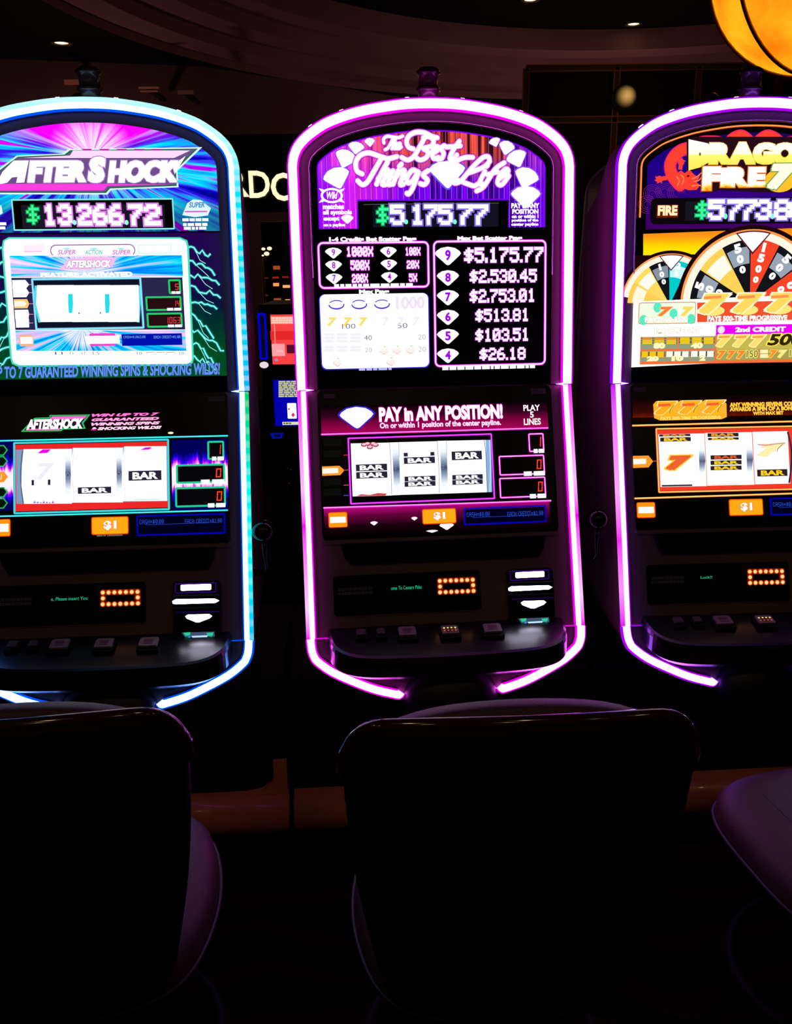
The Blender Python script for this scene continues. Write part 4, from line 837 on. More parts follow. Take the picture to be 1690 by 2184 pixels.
for cx, cy in ((240, 625), (480, 440)):
    cl_ = U.flat('dragon_claw', [U.ell(*z(cx, cy), 7, 7, 12)]+[[U.uv(*z(cx, cy)), U.uv(*z(cx+55*math.cos(a), cy-55*math.sin(a))), U.uv(*z(cx+40*math.cos(a+.5), cy-40*math.sin(a+.5)))] for a in ((2.4, 3.3, 4.2, 5.2) if cx < 300 else (.2, 1.2, 2.2))], REDB, 5, art)
    U.line('dragon_leg', [z(cx, cy), z(cx+110, cy-20) if cx < 300 else z(cx-10, cy+80)], .009, REDB, 4.5, cl_)
U.ppoly('logo_shadow', [z(*q) for q in ((540, 190), (620, 160), (1990, 160), (2010, 420), (1800, 480), (1760, 760), (1400, 770), (900, 745), (740, 780), (690, 740), (690, 520), (545, 540))], em((.02, .004, .01), 1), 4.2, art)
t = NT('gold_lettering'); v0 = U.uv(*z(900, 460))[1]; v1 = U.uv(*z(900, 240))[1]; f = t.step(t.v, v0, v1); t.N[-1].interpolation_type = 'LINEAR'
GOLD = t.emit(t.ramp(f, [(0, (1, .85, .12)), (.45, (1, .95, .18)), (.52, (1.0, 1, .8)), (1, (1.0, 1.0, .95))]), 1.05, True)
def utext(name, s_, x0, y0, x1, y1, mat, layer, par, **k):
    o = U.text(name, s_, x0, y0, x1, y1, mat, layer, par, **k); ul = o.data.uv_layers.new(name='UVMap')
    vv = [((v.co-U.lo).dot(U.r), (v.co-U.lo).dot(U.t)) for v in o.data.vertices]
    for lp in o.data.loops: ul.data[lp.index].uv = vv[lp.vertex_index]
    return o
U.ppoly('gold_initial', [z(*q) for q in ((560, 188), (770, 232), (830, 300), (800, 430), (690, 495), (560, 530))], GOLD, 6, art, uvs=True)
U.flat('initial_hole', [U.ell(*z(685, 352), 2.5, 3.6, 10)], em((.25, .2, .02), 1), 7, art)
for s_, x0, x1 in (('R', 790, 1035), ('A', 1005, 1290), ('G', 1270, 1500), ('O', 1480, 1745), ('N', 1740, 1960)): utext('gold_lettering', s_, *z(x0, 225 if s_ != 'A' else 218), *z(x1, 462), GOLD, 6, art, bold=.05, fat=.05, outline=em((.9, .5, .02), 1), ow=.02)
t = NT('fire_lettering'); nz = t.noise(t.math('MULTIPLY', t.u, 55.0), t.math('MULTIPLY', t.v, 45.0), 1.0, 2.0); v0 = U.uv(*z(900, 740))[1]; v1 = U.uv(*z(900, 560))[1]
f = t.math('SUBTRACT', t.step(t.v, v0, v1), t.math('MULTIPLY', nz, .55)); FIRE = t.emit(t.ramp(t.math('ADD', f, .35), [(.0, (1, .12, .0)), (.12, (1, .45, .02)), (.22, (1, .85, .25)), (.34, (1, 1, .9)), (1, (1, 1, 1))]), 1.05, True)
for s_, x0, y0, x1, y1 in (('F', 715, 485, 905, 750), ('I', 915, 500, 990, 715), ('R', 985, 490, 1215, 715), ('E', 1215, 490, 1400, 712)): utext('fire_lettering', s_, *z(x0, y0), *z(x1, y1), FIRE, 7, art, bold=.05, fat=.045, outline=em((.85, .12, .0), 1), ow=.03)
U.flat('flame_ball', [U.ell(*z(1560, 640), 34, 24, 24)], em((1, .55, .03), 1), 6.5, art)
U.text('logo_seven', '7', *z(1425, 455), *z(1740, 738), em((1, 1, .8), 1), 8, art, .05, .25, fat=.05, outline=em((.15, .35, .05), 1), ow=.03)
dz = U.rect('jackpot_display', *z(150, 830), *z(2750, 1095), em((.004, .002, .004), 1), 3, g, .012)
U.rect('led_matrix', *z(530, 868), *z(2500, 1058), em((.008, .008, .014), 1), 4, dz)
fl = U.rect('fire_badge', *z(215, 905), *z(448, 1045), em((.12, .01, .0), 1), 4, dz, .002)
U.text('badge_lettering', 'FIRE', *z(228, 912), *z(438, 1020), em((1.1, .95, .55), 1), 5, fl, .05, outline=em((.7, .08, .02), 1), ow=.03)
U.pix('jackpot_sign', '$', *z(640, 862), *z(775, 1062), em((.05, 1, .35), 1.1), 6, dz, .95, em((0, .35, .1), 1), 1.7)
for ch, a, b in (('5', 785, 940), ('7', 995, 1140), ('7', 1150, 1295), ('3', 1310, 1455), ('8', 1510, 1660), ('0', 1680, 1830)): U.pix('jackpot_digit', ch, *z(a, 855), *z(b, 1062), em((1.15, 1.1, 1.25), 1.1), 6, dz, 1.55, LEDH, 2.6)
for xx in (965, 1478): U.flat('jackpot_point', [U.ell(*z(xx, 1030), 4, 6, 10)], em((.2, 1, .7), 1.1), 6, dz)
# wheel screen
z = zoomf(1340, 480, 4.8286)
vt = U.uv(1375, 499)[1]; vb_ = U.uv(1352, 780)[1]
t = NT('amber_sky'); f = t.step(t.v, U.uv(*z(400, 300))[1], U.uv(*z(400, 80))[1]); scr = None
AMB = t.emit(t.ramp(f, [(0, (1, .82, .0)), (.5, (1, .6, .0)), (1, (1, .28, .01))]), 1.0, True)
scr = U.ppoly('wheel_screen', [z(165, 92), z(2500, 10), z(2480, 1340), z(30, 1466), z(55, 790), z(68, 640), z(75, 480), z(160, 306)], em((1.15, 1.1, 1.05), 1, True), 2, g)
U.ppoly('amber_sky', [z(160, 90), z(2500, 0), z(2500, 760), z(1900, 760), z(1900, 300), z(160, 310)], AMB, 3, scr, uvs=True)
U.ppoly('wheel_shadow', [z(60, 312), z(700, 300), z(700, 560), z(60, 640)], em((.012, .002, .004), 1), 3.5, scr)
def wheel(cx, cy, R, slices, a_first, da, txts, lay, clip):
    uc, vc = U.uv(*z(cx, cy)); k = 0.00103/4.8286*1.0; Rm = R*k
    def pol(r, a): return (uc+r*math.cos(a), vc+r*math.sin(a))
    def arc(r, a0, a1, n): return [pol(r, a0+(a1-a0)*q/n) for q in range(n+1)]
    A0, A1 = clip
    w_ = U.flat('bonus_wheel', [[pol(0, 0)]+arc(Rm*1.10, A0, A1, 40)], em((.012, .002, .004), 1), lay, scr)
    U.flat('wheel_rim', [[pol(0, 0)]+arc(Rm*1.04, A0, A1, 40)], em((1, .35, .08), 1), lay+.5, w_); U.flat('wheel_glow', [[pol(0, 0)]+arc(Rm*1.005, A0, A1, 40)], em((1, .95, .78), 1), lay+.8, w_)
    a = a_first
    for (c_, c2), s_ in zip(slices, txts):
        sl = U.flat('wheel_slice', [[pol(.0, 0)]+arc(Rm*.90, a-da, a, 8)], em(c_, 1), lay+1.2, w_)
        if c2: U.flat('slice_shine', [arc(Rm*.80, a-da*.94, a-da*.06, 6)+arc(Rm*.56, a-da*.06, a-da*.94, 6)], em(c2, 1), lay+1.4, sl)
        am = a-da/2
        for q, ch in enumerate(s_):
            r_ = Rm*(.80-.155*q); h_ = Rm*(.068-.007*q)
            c0 = pol(r_, am); ex = (math.cos(am-math.pi/2), math.sin(am-math.pi/2)); ey = (math.cos(am), math.sin(am)); vs, fs = text_mesh(ch, .07, 0, 1)
            xs = [p[0] for p in vs]; ys = [p[1] for p in vs]; mx, my = (min(xs)+max(xs))/2, (min(ys)+max(ys))/2; sc = 2*h_/(max(ys)-min(ys)); scx = 1.25*sc
            o_ = U.base+(lay+2)*.0004
            obj('slice_figure', [U.p3(c0[0]+ex[0]*(x-mx)*scx+ey[0]*(y-my)*sc, c0[1]+ex[1]*(x-mx)*scx+ey[1]*(y-my)*sc, o_) for x, y in vs], fs, WHITE1, sl)
        a -= da
    U.flat('wheel_pointer', [arc(Rm*1.0, math.radians(90)+.23, math.radians(90)-.23, 6)+[pol(Rm*.72, math.radians(90))]], WHITE, lay+3, w_); U.flat('pointer_edge', [arc(Rm*1.02, math.radians(90)+.26, math.radians(90)-.26, 6)+[pol(Rm*.685, math.radians(90))]], em((.12, .01, .03), 1), lay+2.7, w_)
    return w_
R_ = math.radians
DKS, DKC = (.006, .007, .01), (.32, .38, .46)
wheel(430, 820, 500, [((1, .62, .10), (1, .95, .75)), ((1, .72, .12), (1, .98, .85)), (DKS, (.25, .3, .36)), ((.0, .62, .62), (.6, .95, .95)), (DKS, DKC), ((1, .66, .12), None)], R_(177), R_(28), ('', '', '100', '25', '50', ''), 5, (R_(2), R_(170)))
wheel(1252, 800, 715, [(DKS, DKC), ((1, .66, .10), (1, .98, .85)), (DKS, DKC), ((.95, .06, .02), None), (DKS, DKC), ((.95, .06, .02), None), (DKS, DKC)], R_(176), R_(28), ('500', '', '500', '1500', '500', '800', ''), 11, (R_(2), R_(178)))
wheel(2074, 770, 500, [(DKS, DKC), ((1, .66, .12), (1, .95, .75)), (DKS, DKC), ((.0, .62, .62), (.6, .95, .95)), (DKS, DKC), ((1, .66, .12), (1, .95, .75))], R_(177), R_(28), ('50', '', '100', '25', '50', ''), 5, (R_(10), R_(178)))
U.ppoly('wheel_skirt', [z(52, 790), z(2480, 690), z(2480, 1330), z(35, 1462)], em((1.15, 1.12, 1.05), 1), 19, scr)
# prize plaques
SEV = em((1, .72, .12), 1); SEVR = em((1, .22, .05), 1)
pl = U.rect('prize_plaque', *z(105, 800), *z(685, 1015), em((.75, .25, .03), 1), 20, scr, .005); U.rect('plaque_field', *z(112, 808), *z(678, 1007), em((.9, 1, .8), 1), 21, pl, .004)
for cx, cy in ((295, 850), (460, 915), (150, 980), (640, 970)): U.flat('plaque_tint', [U.ell(*z(cx, cy), 9, 11, 12)], em((.1, .85, .55), 1), 22, pl)
for x0, x1 in ((300, 450), (540, 660)): U.text('seven_symbol', '7', *z(x0, 845), *z(x1, 940), SEVR if x0 < 400 else SEV, 23, pl, .06, .25, outline=em((1, .75, .2), 1), ow=.03)
U.text('plaque_lettering', 'PAYS 100-2500', *z(165, 950), *z(605, 998), WHITE1, 24, pl, .06, outline=em((.8, .6, .25), 1), ow=.03)
pl = U.ppoly('prize_plaque', [z(705, 800), z(1050, 795), z(2380, 760), z(2380, 960), z(705, 1002)], em((.9, .08, .03), 1), 20, scr)
for k in range(5):
    x0 = 725+k*345; sv = U.text('seven_symbol', '7', *z(x0, 712-k*4), *z(x0+300, 915-k*8), SEV, 23, pl, .05, .28, fat=.055, outline=em((.95, 1, .75), 1), ow=.05)
    U.flat('seven_flame', [U.ell(*z(x0+135, 885-k*8), 27, 11, 16)], em((1, .82, .2), 1), 22.5, sv)
    U.line('seven_band', [z(x0+45, 752-k*4), z(x0+225, 742-k*4)], .006, em((1, .3, .08), 1), 24, sv)
    U.line('seven_streak', [z(x0+265, 770-k*4), z(x0+215, 820-k*4), z(x0+200, 870-k*6)], .0016, em((.35, .8, .35), 1), 24, sv, 3)
U.text('plaque_lettering', 'PAYS 500-TIME PROGRESSIVE', *z(805, 938), *z(1625, 985), WHITE1, 25, pl, .06, outline=em((.7, .1, .03), 1), ow=.03)
U.rect('credit_heading', *z(130, 1040), *z(893, 1145), em((1.1, 1.08, 1), 1), 20, scr, .004); U.text('heading_lettering', '1st CREDIT', *z(265, 1060), *z(745, 1112), em((1.1, 1.08, 1), 1), 22, scr, .06, outline=em((.55, .5, .3), 1), ow=.03)
U.rect('credit_heading', *z(900, 1032), *z(2350, 1125), em((.85, 0, 1), 1), 20, scr); U.text('heading_lettering', '2nd CREDIT', *z(1095, 1052), *z(1612, 1098), WHITE1, 22, scr, .06)
U.flat('heading_gem', [U.ell(*z(950, 1080), 8, 8, 14)], em((1, .8, 1), 1), 22, scr)
gr = U.rect('pay_grid', *z(122, 1150), *z(2350, 1400), em((.95, .16, .04), 1), 20, scr)
cells = [(128, 1155, 498, 1275), (515, 1152, 882, 1272), (124, 1298, 368, 1405), (378, 1296, 622, 1402), (632, 1293, 880, 1400)]
for (x0, y0, x1, y1), s_, nb in zip(cells, ('80', '40', '20', '10', '2'), (3, 2, 1, 1, 1)):
    c0 = U.rect('pay_cell', *z(x0, y0), *z(x1, y1), em('8fa080', 1), 21, gr)
    w3 = (x1-x0)/3
    for k in range(3):
        for q in range(nb):
            hh = (y1-y0)*.58/nb; U.rect('bar_symbol', *z(x0+k*w3+w3*.1, y0+6+q*hh), *z(x0+k*w3+w3*.9, y0+2+(q+1)*hh), em('f4c818' if s_ in ('80', '40', '20') else 'fbfbf2', 1) if not (nb == 3 and q == 0) else em('f08a18', 1), 22, c0)
            for xx in (.02, .92): U.rect('bar_edge', *z(x0+k*w3+w3*xx, y0+8+q*hh), *z(x0+k*w3+w3*(xx+.06), y0-4+(q+1)*hh), em('4a4010', 1), 22, c0)
    m = (x0+x1)/2; U.text('pay_figure', s_, *z(m-(58 if len(s_) > 1 else 28), y0+(y1-y0)*.50), *z(m+(58 if len(s_) > 1 else 28), y1-3), em((1.1, 1.05, .6), 1), 23, c0, .07, outline=em('e0c050', 1), ow=.04)
c0 = U.rect('pay_cell', *z(905, 1130), *z(2340, 1262), em('c8b850', 1), 21, gr)
for k in range(3): U.text('seven_symbol', '7', *z(905+k*172, 1132), *z(1055+k*172, 1255), em('ffe070', 1), 22, c0, .05, .2, fat=.05, outline=em('fff6b0', 1), ow=.05); U.line('seven_band', [z(925+k*172, 1156), z(1035+k*172, 1150)], .004, em('f6a050', 1), 23, c0)
U.text('pay_figure', '5000', *z(1425, 1122), *z(1905, 1236), em((.03, .02, .0), 1), 23, c0, .04, .22, outline=em('ffe860', 1), ow=.06)
c0 = U.rect('pay_cell', *z(905, 1285), *z(1330, 1385), em('a0a860', 1), 21, gr)
for k in range(3): U.text('seven_symbol', '7', *z(912+k*100, 1295), *z(995+k*100, 1375), em((1, .25, .03), 1), 22, c0, .04, .2, fat=.03, outline=em('ffd860', 1), ow=.06)
U.text('pay_figure', '150', *z(1212, 1292), *z(1322, 1362), em((.12, .1, .01), 1), 23, c0, 0, outline=em('fff080', 1), ow=.08)
c0 = U.rect('pay_cell', *z(1345, 1278), *z(1900, 1378), em('a8a050', 1), 21, gr)
for q in range(2): U.rect('bar_symbol', *z(1350, 1284+q*46), *z(1430, 1322+q*46), em('fff4b8', 1), 22, c0)
for k in range(2): U.text('seven_symbol', '7', *z(1440+k*95, 1288), *z(1525+k*95, 1366), em((1, .3, .03), 1) if k == 0 else em('fff0a0', 1), 22, c0, .06, .2, outline=em('ffd860', 1), ow=.06)
U.text('pay_figure', '100', *z(1655, 1282), *z(1770, 1350), em((.12, .1, .01), 1), 23, c0, 0, outline=em('fff080', 1), ow=.08)
# ---------------- right machine, lower screen
g = MR.root; z = zoomf(1340, 840, 4.8286)
a, b = L.uv(*z(60, 325))[1], L.uv(*z(60, 60))[1]
t = NT('ember_header'); f = t.step(t.v, a, b); t.N[-1].interpolation_type = 'LINEAR'; EMB = t.emit(t.ramp(f, [(0, (.42, .02, .0)), (.25, (.2, .008, .0)), (.5, (.04, .003, .002)), (1, (.004, .001, .001))]), 1.0, True)
hd = L.rect('screen_header', *z(42, 40), *z(2540, 200), EMB, 1, g, uvs=True)
for k in range(15):
    for r_ in (5, 9, 13):
        cx, cy = z(80+k*120, 285-k*3); L.flat('cloud_scroll', L.ribbon([L.uv(cx+r_*math.cos(q*.4), cy-r_*math.sin(q*.4)) for q in range(9)], .0009, False), em((.03, .002, .0), 1), 2, hd)
AML = em((1, .28, .02), 1); AMC = em((1, .85, .35), 1)
L.line('header_line', [z(42, 328), z(2540, 262)], .0042, AML, 3, hd); L.line('header_line_core', [z(42, 327), z(2540, 261)], .0018, AMC, 4, hd)
sp = L.ppoly('seven_plaque', [z(*q) for q in ((258, 110), (290, 75), (470, 72), (510, 90), (540, 68), (720, 68), (760, 85), (790, 62), (960, 60), (1012, 100), (1016, 240), (960, 262), (330, 275), (268, 250))], em((1, .45, .03), 1), 4, hd)
for k in range(3):
    x0 = 270+k*248; o = L.text('seven_symbol', '7', *z(x0, 82-k*6), *z(x0+235, 215-k*6), em('ffb020', 1), 6, sp, .05, .28, fat=.055, outline=em('fff0a0', 1), ow=.04)
    L.flat('seven_flame', [L.ell(*z(x0+110, 205-k*6), 22, 9, 16)], em('ffb81c', 1), 5.5, o); L.line('seven_band', [z(x0+38, 122-k*5), z(x0+165, 114-k*5)], .006, em((.95, .12, .03), 1), 7, o); L.line('seven_streak', [z(x0+200, 118-k*5), z(x0+165, 160-k*5), z(x0+155, 200-k*5)], .0014, em('508828', 1), 7, o, 3)
L.text('plaque_lettering', 'PAYS 500-TIME PROGRESSIVE', *z(328, 238), *z(955, 262), em('ffe66a', 1), 8, sp, .06, outline=em((.9, .2, .02), 1), ow=.03)
for k, (s_, x0, x1) in enumerate((('ANY WINNING SEVENS COMBINATION', 1045, 1960), ('AWARDS A SPIN OF A BONUS WHEEL', 1045, 1930), ('WITH MAX BET', 1285, 1600))): L.text('header_lettering', s_, *z(x0, 92+k*46), *z(x1, 128+k*44-(x1-x0)*.008), em('ffd84a', 1), 4, hd, .05, outline=em((.9, .22, .01), 1), ow=.03)
rf = L.frame('reel_window', *z(290, 362), *z(1770, 980), .0042, em((1, .25, .02), 1), 3, g, .001); L.frame('reel_window_line', *z(290, 362), *z(1770, 980), .0014, AMC, 4, rf, .001)
L.rect('reel_frame', *z(300, 375), *z(1760, 967), em((.9, .045, .02), 1), 2.5, rf)
va, vb = L.uv(*z(760, 860))[1], L.uv(*z(760, 530))[1]; GM = reel_gap_mat('reel_gap_slate', va, vb, (.10, .12, .2))
for k, (a, b, yo) in enumerate(((320, 720, 0), (800, 1210, -14), (1290, 1670, -26), (1760, 2140, -44))):
    if k == 3: break
    r_ = L.rect('reel', *z(a-10, 418+yo), *z(b+90*(k < 2), 950+yo), em((1.2, 1.2, 1.25), 1, True), 4, rf)
    if k < 2: L.ppoly('reel_gap', [z(b+6, 535+yo), z(b+62, 533+yo), z(b+75, 690+yo), z(b+62, 850+yo), z(b+15, 852+yo), z(b+10, 690+yo)], GM, 5, r_, uvs=True)
    BK = em('2e2228', 1); YL = em('ffd020', 1); RL = em('e05828', 1)
    if k == 0:
        bar(L, 'bar_symbol', *z(318, 420), *z(640, 436), r_, col=em('f0a030', 1), back=BK); bar(L, 'bar_symbol', *z(328, 452), *z(645, 488), r_, col=YL, back=BK)
        o = L.text('seven_symbol', '7', *z(380, 640), *z(655, 782), em('f0622e', 1), 7, r_, .05, .3, fat=.05, outline=em('ffc83a', 1), ow=.05); L.text('seven_halo', '7', *z(364, 626), *z(672, 798), em('fff0a8', 1), 6, o, .07, .3, fat=.1)
        L.rect('bar_symbol', *z(344, 940), *z(660, 950), BK, 6, r_)
    if k == 1:
        bar(L, 'bar_symbol', *z(815, 408), *z(1136, 440), r_, col=em('f0a030', 1), back=BK); bar(L, 'bar_symbol', *z(820, 455), *z(1138, 472), r_, col=YL, back=BK)
        for q, cc in enumerate((RL, YL, YL)): bar(L, 'bar_symbol', *z(846, 635+q*55), *z(1168, 672+q*55), r_, col=cc, back=BK)
        L.line('symbol_edge', [z(860, 940), z(1140, 934)], .0012, em('c8c0a8', 1), 6, r_)
    if k == 2:
        L.text('seven_symbol', '7', *z(1330, 520), *z(1610, 640), em('fff2b0', 1), 6, r_, .05, .3, fat=.05, outline=em('f4e6c8', 1), ow=.03); L.line('seven_band', [z(1330, 522), z(1420, 530), z(1520, 516), z(1615, 508)], .003, em('e0a088', 1), 7, r_, 3); L.line('seven_streak', [z(1590, 520), z(1545, 560), z(1530, 600)], .0014, em('587858', 1), 7, r_, 3)
        bar(L, 'bar_symbol', *z(1325, 782), *z(1640, 846), r_, col=YL, back=BK)
        L.line('reel_edge', [z(1640, 392), z(1672, 520), z(1682, 660), z(1672, 800), z(1655, 920)], .004, em('202848', 1), 6, r_, 3)
L.rect('reel_gap', *z(1690, 385), *z(1745, 918), em((.22, .3, .45), 1), 3.5, rf)
tg = L.ppoly('line_marker', [z(*q) for q in ((50, 640), (210, 636), (258, 695), (212, 758), (52, 764))], em((1, .33, .02), 1), 3, g); L.ppoly('marker_field', [z(*q) for q in ((52, 672), (185, 668), (185, 722), (54, 728))], em((1.1, 1, .9), 1), 4, tg)
L.line('line_tick', [z(255, 695), z(310, 692)], .0014, em((.8, .1, .03), 1), 4, tg)
L.line('footer_line', [z(66, 1078), z(2540, 1000)], .0042, AML, 3, g); L.line('footer_line_core', [z(66, 1077), z(2540, 999)], .0018, AMC, 4, g)
footer_buttons(L, g, (*z(84, 1118), *z(284, 1276)), (*z(1034, 1086), *z(1394, 1250)), (*z(1465, 1080), *z(2340, 1225)), ('CASH=$0.00', 'EACH CREDIT=$1.00', 52, 78))
OMF = em((1, .3, .02), 1)
meter(L, 1772, 905, 1804, 941, '1', OMF, g, None, (1782,), dw=12); meter(L, 1709, 953, 1806, 989, '0', OMF, g, None, (1760,), dw=14); meter(L, 1710, 1000, 1808, 1037, '0', OMF, g, None, (1770,), dw=14)
L.rect('maker_plate', 1352, 826, 1378, 836, pbr('maker_plate', (.06, .045, .05), .5), 3, g, .001)
# ================================================================== controls on the lower half of each cabinet
import copy
def proxy(own, ref):
    p = copy.copy(own); p.uv = ref.uv; p.parent = None; return p
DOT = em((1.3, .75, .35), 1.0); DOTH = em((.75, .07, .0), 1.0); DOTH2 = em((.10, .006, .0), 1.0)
CAPM = pbr('button_cap_white', (.20, .15, .16), .4); CAPD = pbr('button_cap_dim', (.05, .04, .045), .4)
def controls(M, msg, mx0, mx1, lit):
    L = proxy(M.L, MC.L); L.base = -.0024; D = proxy(M.D, MC.D); D.base = .0
    z = zoomf(700, 1200, 3.0727); P = M.panel
    dots = [(733+36*k, 120-1.3*k) for k in range(7)] + [(735+36.6*k, 195-1.6*k) for k in range(7)] + [(735, 157), (952, 148)]
    kp = L.rect('keypad_glow', *z(715, 102), *z(972, 198), DOTH2, 1, P, .004); L.rect('keypad_face', *z(754, 138), *z(932, 176), em((.001, .0, .0), 1), 2, kp, .001)  # faint red LED glow painted onto the panel around the keypad
    for a, b in dots:
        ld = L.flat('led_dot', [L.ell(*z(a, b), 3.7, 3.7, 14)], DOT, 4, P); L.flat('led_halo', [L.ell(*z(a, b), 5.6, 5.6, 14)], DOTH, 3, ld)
    L.text('message_text', msg, *z(mx0, 156), *z(mx1, 170), em((.02, .55, .26), 1), 2, P, .0, .1)
    for k in range(2): L.blocks('keypad_row', *z(65, 168+k*28), *z(290, 178+k*26), em((.0045, .003, .0035), 1), 2, P, 9, 40+k)
    # bill acceptor lights
    b = M.bill; L.base = .0092
    LV = em((12, 11.5, 15), 1, True)
    o = L.rect('acceptor_bar', *z(1222, 64), *z(1411, 92), LV, 2, b, .003); L.frame('bar_frame', *z(1188, 58), *z(1440, 104), .0012, em((.07, .0, .30), 1), 1, o, .001)
    L.ppoly('acceptor_lens', [z(*q) for q in ((1175, 168), (1195, 155), (1435, 148), (1462, 160), (1440, 174), (1195, 186), (1178, 182))], LV, 2, b)
    L.ppoly('acceptor_chevron', [z(*q) for q in ((1258, 262), (1275, 251), (1405, 247), (1422, 258), (1408, 272), (1345, 298), (1325, 298), (1268, 276))], LV, 2, b)
    for yy, cc in ((132, (.04, .04, .06)), (212, (.02, .02, .03))): L.line('acceptor_rib', [z(1178, yy), z(1466, yy-10)], .003, em(cc, .15), 1, b)
    L.line('acceptor_rule', [z(1200, 238), z(1470, 228)], .0012, em((.03, .0, .12), 1), 1, b)
    s_ = L.ppoly('ticket_slot', [z(*q) for q in ((1238, 366), (1440, 356), (1446, 400), (1270, 406))], em((.05, .08, .14), 1), 1, b)
    L.ppoly('slot_light', [z(*q) for q in ((1300, 386), (1400, 380), (1396, 398), (1312, 402))], em((.55, .8, 1.3), 1), 3, s_)
    for a in (1250, 1390): L.ppoly('slot_light', [z(a, 366), z(a+44, 362), z(a+40, 382), z(a+14, 386)], em((.02, .6, .3), 1), 3, s_)
    for a in (1278, 1414): L.ppoly('slot_light', [z(a, 388), z(a+16, 386), z(a+16, 402), z(a+4, 404)], em((.03, .25, .8), 1), 3, s_)
    # buttons on the deck
    for k, (x0, y0, x1, y1, big) in enumerate(((186, 462, 250, 496, 0), (318, 456, 375, 488, 0), (458, 448, 580, 497, 1), (736, 440, 860, 486, 1), (1010, 428, 1142, 474, 1))):
        u0, v0, u1, v1 = D.R(*z(x0, y0), *z(x1, y1)); e = .004
        hb = D.slab('deck_button', rr_pts(u0-e, v0-e-.006, u1+e, v1+e, .003), -.006, .006, BLACK, M.root, .001)
        cp = D.slab('button_cap', rr_pts(u0, v0, u1, v1, .003), .006, .011, CAPM if big else CAPD, hb, .0015); D.base = .0112
        um, vm, w_, h_ = (u0+u1)/2, (v0+v1)/2, u1-u0, v1-v0
        D.flat('cap_print', [[(um-w_*.25, vm-h_*.05), (um+w_*.25, vm-h_*.05), (um+w_*.25, vm+h_*.25), (um-w_*.25, vm+h_*.25)], [(um-w_*.25, vm-h_*.3), (um+w_*.22, vm-h_*.3), (um+w_*.22, vm-h_*.14), (um-w_*.25, vm-h_*.14)]], pbr('cap_print', (.12, .03, .04), .5), 1, hb)
        if k == 3 and lit:
            for q in range(4): D.flat('cap_lamp', [[(um-w_*.33+w_*.22*q+.0024*math.cos(a), vm+h_*.14+.0024*math.sin(a)) for a in (0, 1.05, 2.1, 3.14, 4.2, 5.2)]], em((1, .75, .2), 1), 2, hb); D.flat('cap_lamp', [[(um-w_*.33+w_*.22*q+.002*math.cos(a), vm-h_*.18+.002*math.sin(a)) for a in (0, 1.05, 2.1, 3.14, 4.2, 5.2)]], em((.6, .12, .03), 1), 2, hb)
controls(MC, 'ome To Caesars Palac', 413, 617, True); controls(ML, 'e, Please insert You', 410, 640, False); controls(MR, '  Luck!!', 400, 480, True)
# vent slots on the cabinet flanks
def vents(M, sx):
    for (d0, zc) in ((.14, 1.40), (.19, 1.63)):
        o = box('vent', (sx*(.297 - (d0-.02)*.04), d0, zc), (.006, .016, .11), BLACK, M.root, .002)
vents(MR, -1); vents(MC, 1); vents(ML, 1)

# ================================================================== machines standing back to back behind the row
OFFM = pbr('unlit_tube', (.35, .33, .36), .4)
KEEP = ('cabinet_body', 'upper_bezel', 'display_glass', 'lower_bezel', 'reel_glass', 'lower_apron', 'button_deck', 'belly_dome', 'ticket_ledge', 'edge_light', 'tower_light')
def rear(x, y, w, label, dz):
    r = empty('slot_machine', (x, y, 0), w); tag(r, label, 'slot machine', 'slot machines standing back to back behind')
    for ch in list(MC.root.children):
        nm = ch.name.split('.')[0]
        if nm not in KEEP: continue
        c = ch.copy(); COL.objects.link(c); c.parent = r
        if nm == 'edge_light': c.material_slots[0].link = 'OBJECT'; c.material_slots[0].material = OFFM
        if nm == 'tower_light':
            c.location = (0, .06, dz)
            tube('tower_post', [(0, .06+U0y, 1.80), (0, .06+U0y, 1.84+dz)], .012, BLACK, c).location = (0, -.06, -dz)
U0y = MC.U.p3(0, .605, 0).y + .055
rear(-.86, 2.76, math.pi+.05, 'turned-away slot machine behind the cyan lit one, only its tower light showing', .05)
rear(.03, 2.82, math.pi+.08, 'turned-away slot machine behind the magenta lit one, tower light peeking over', .045)
rear(.90, 2.86, math.pi+.04, 'turned-away slot machine behind the violet lit one, short tower light showing', .05)

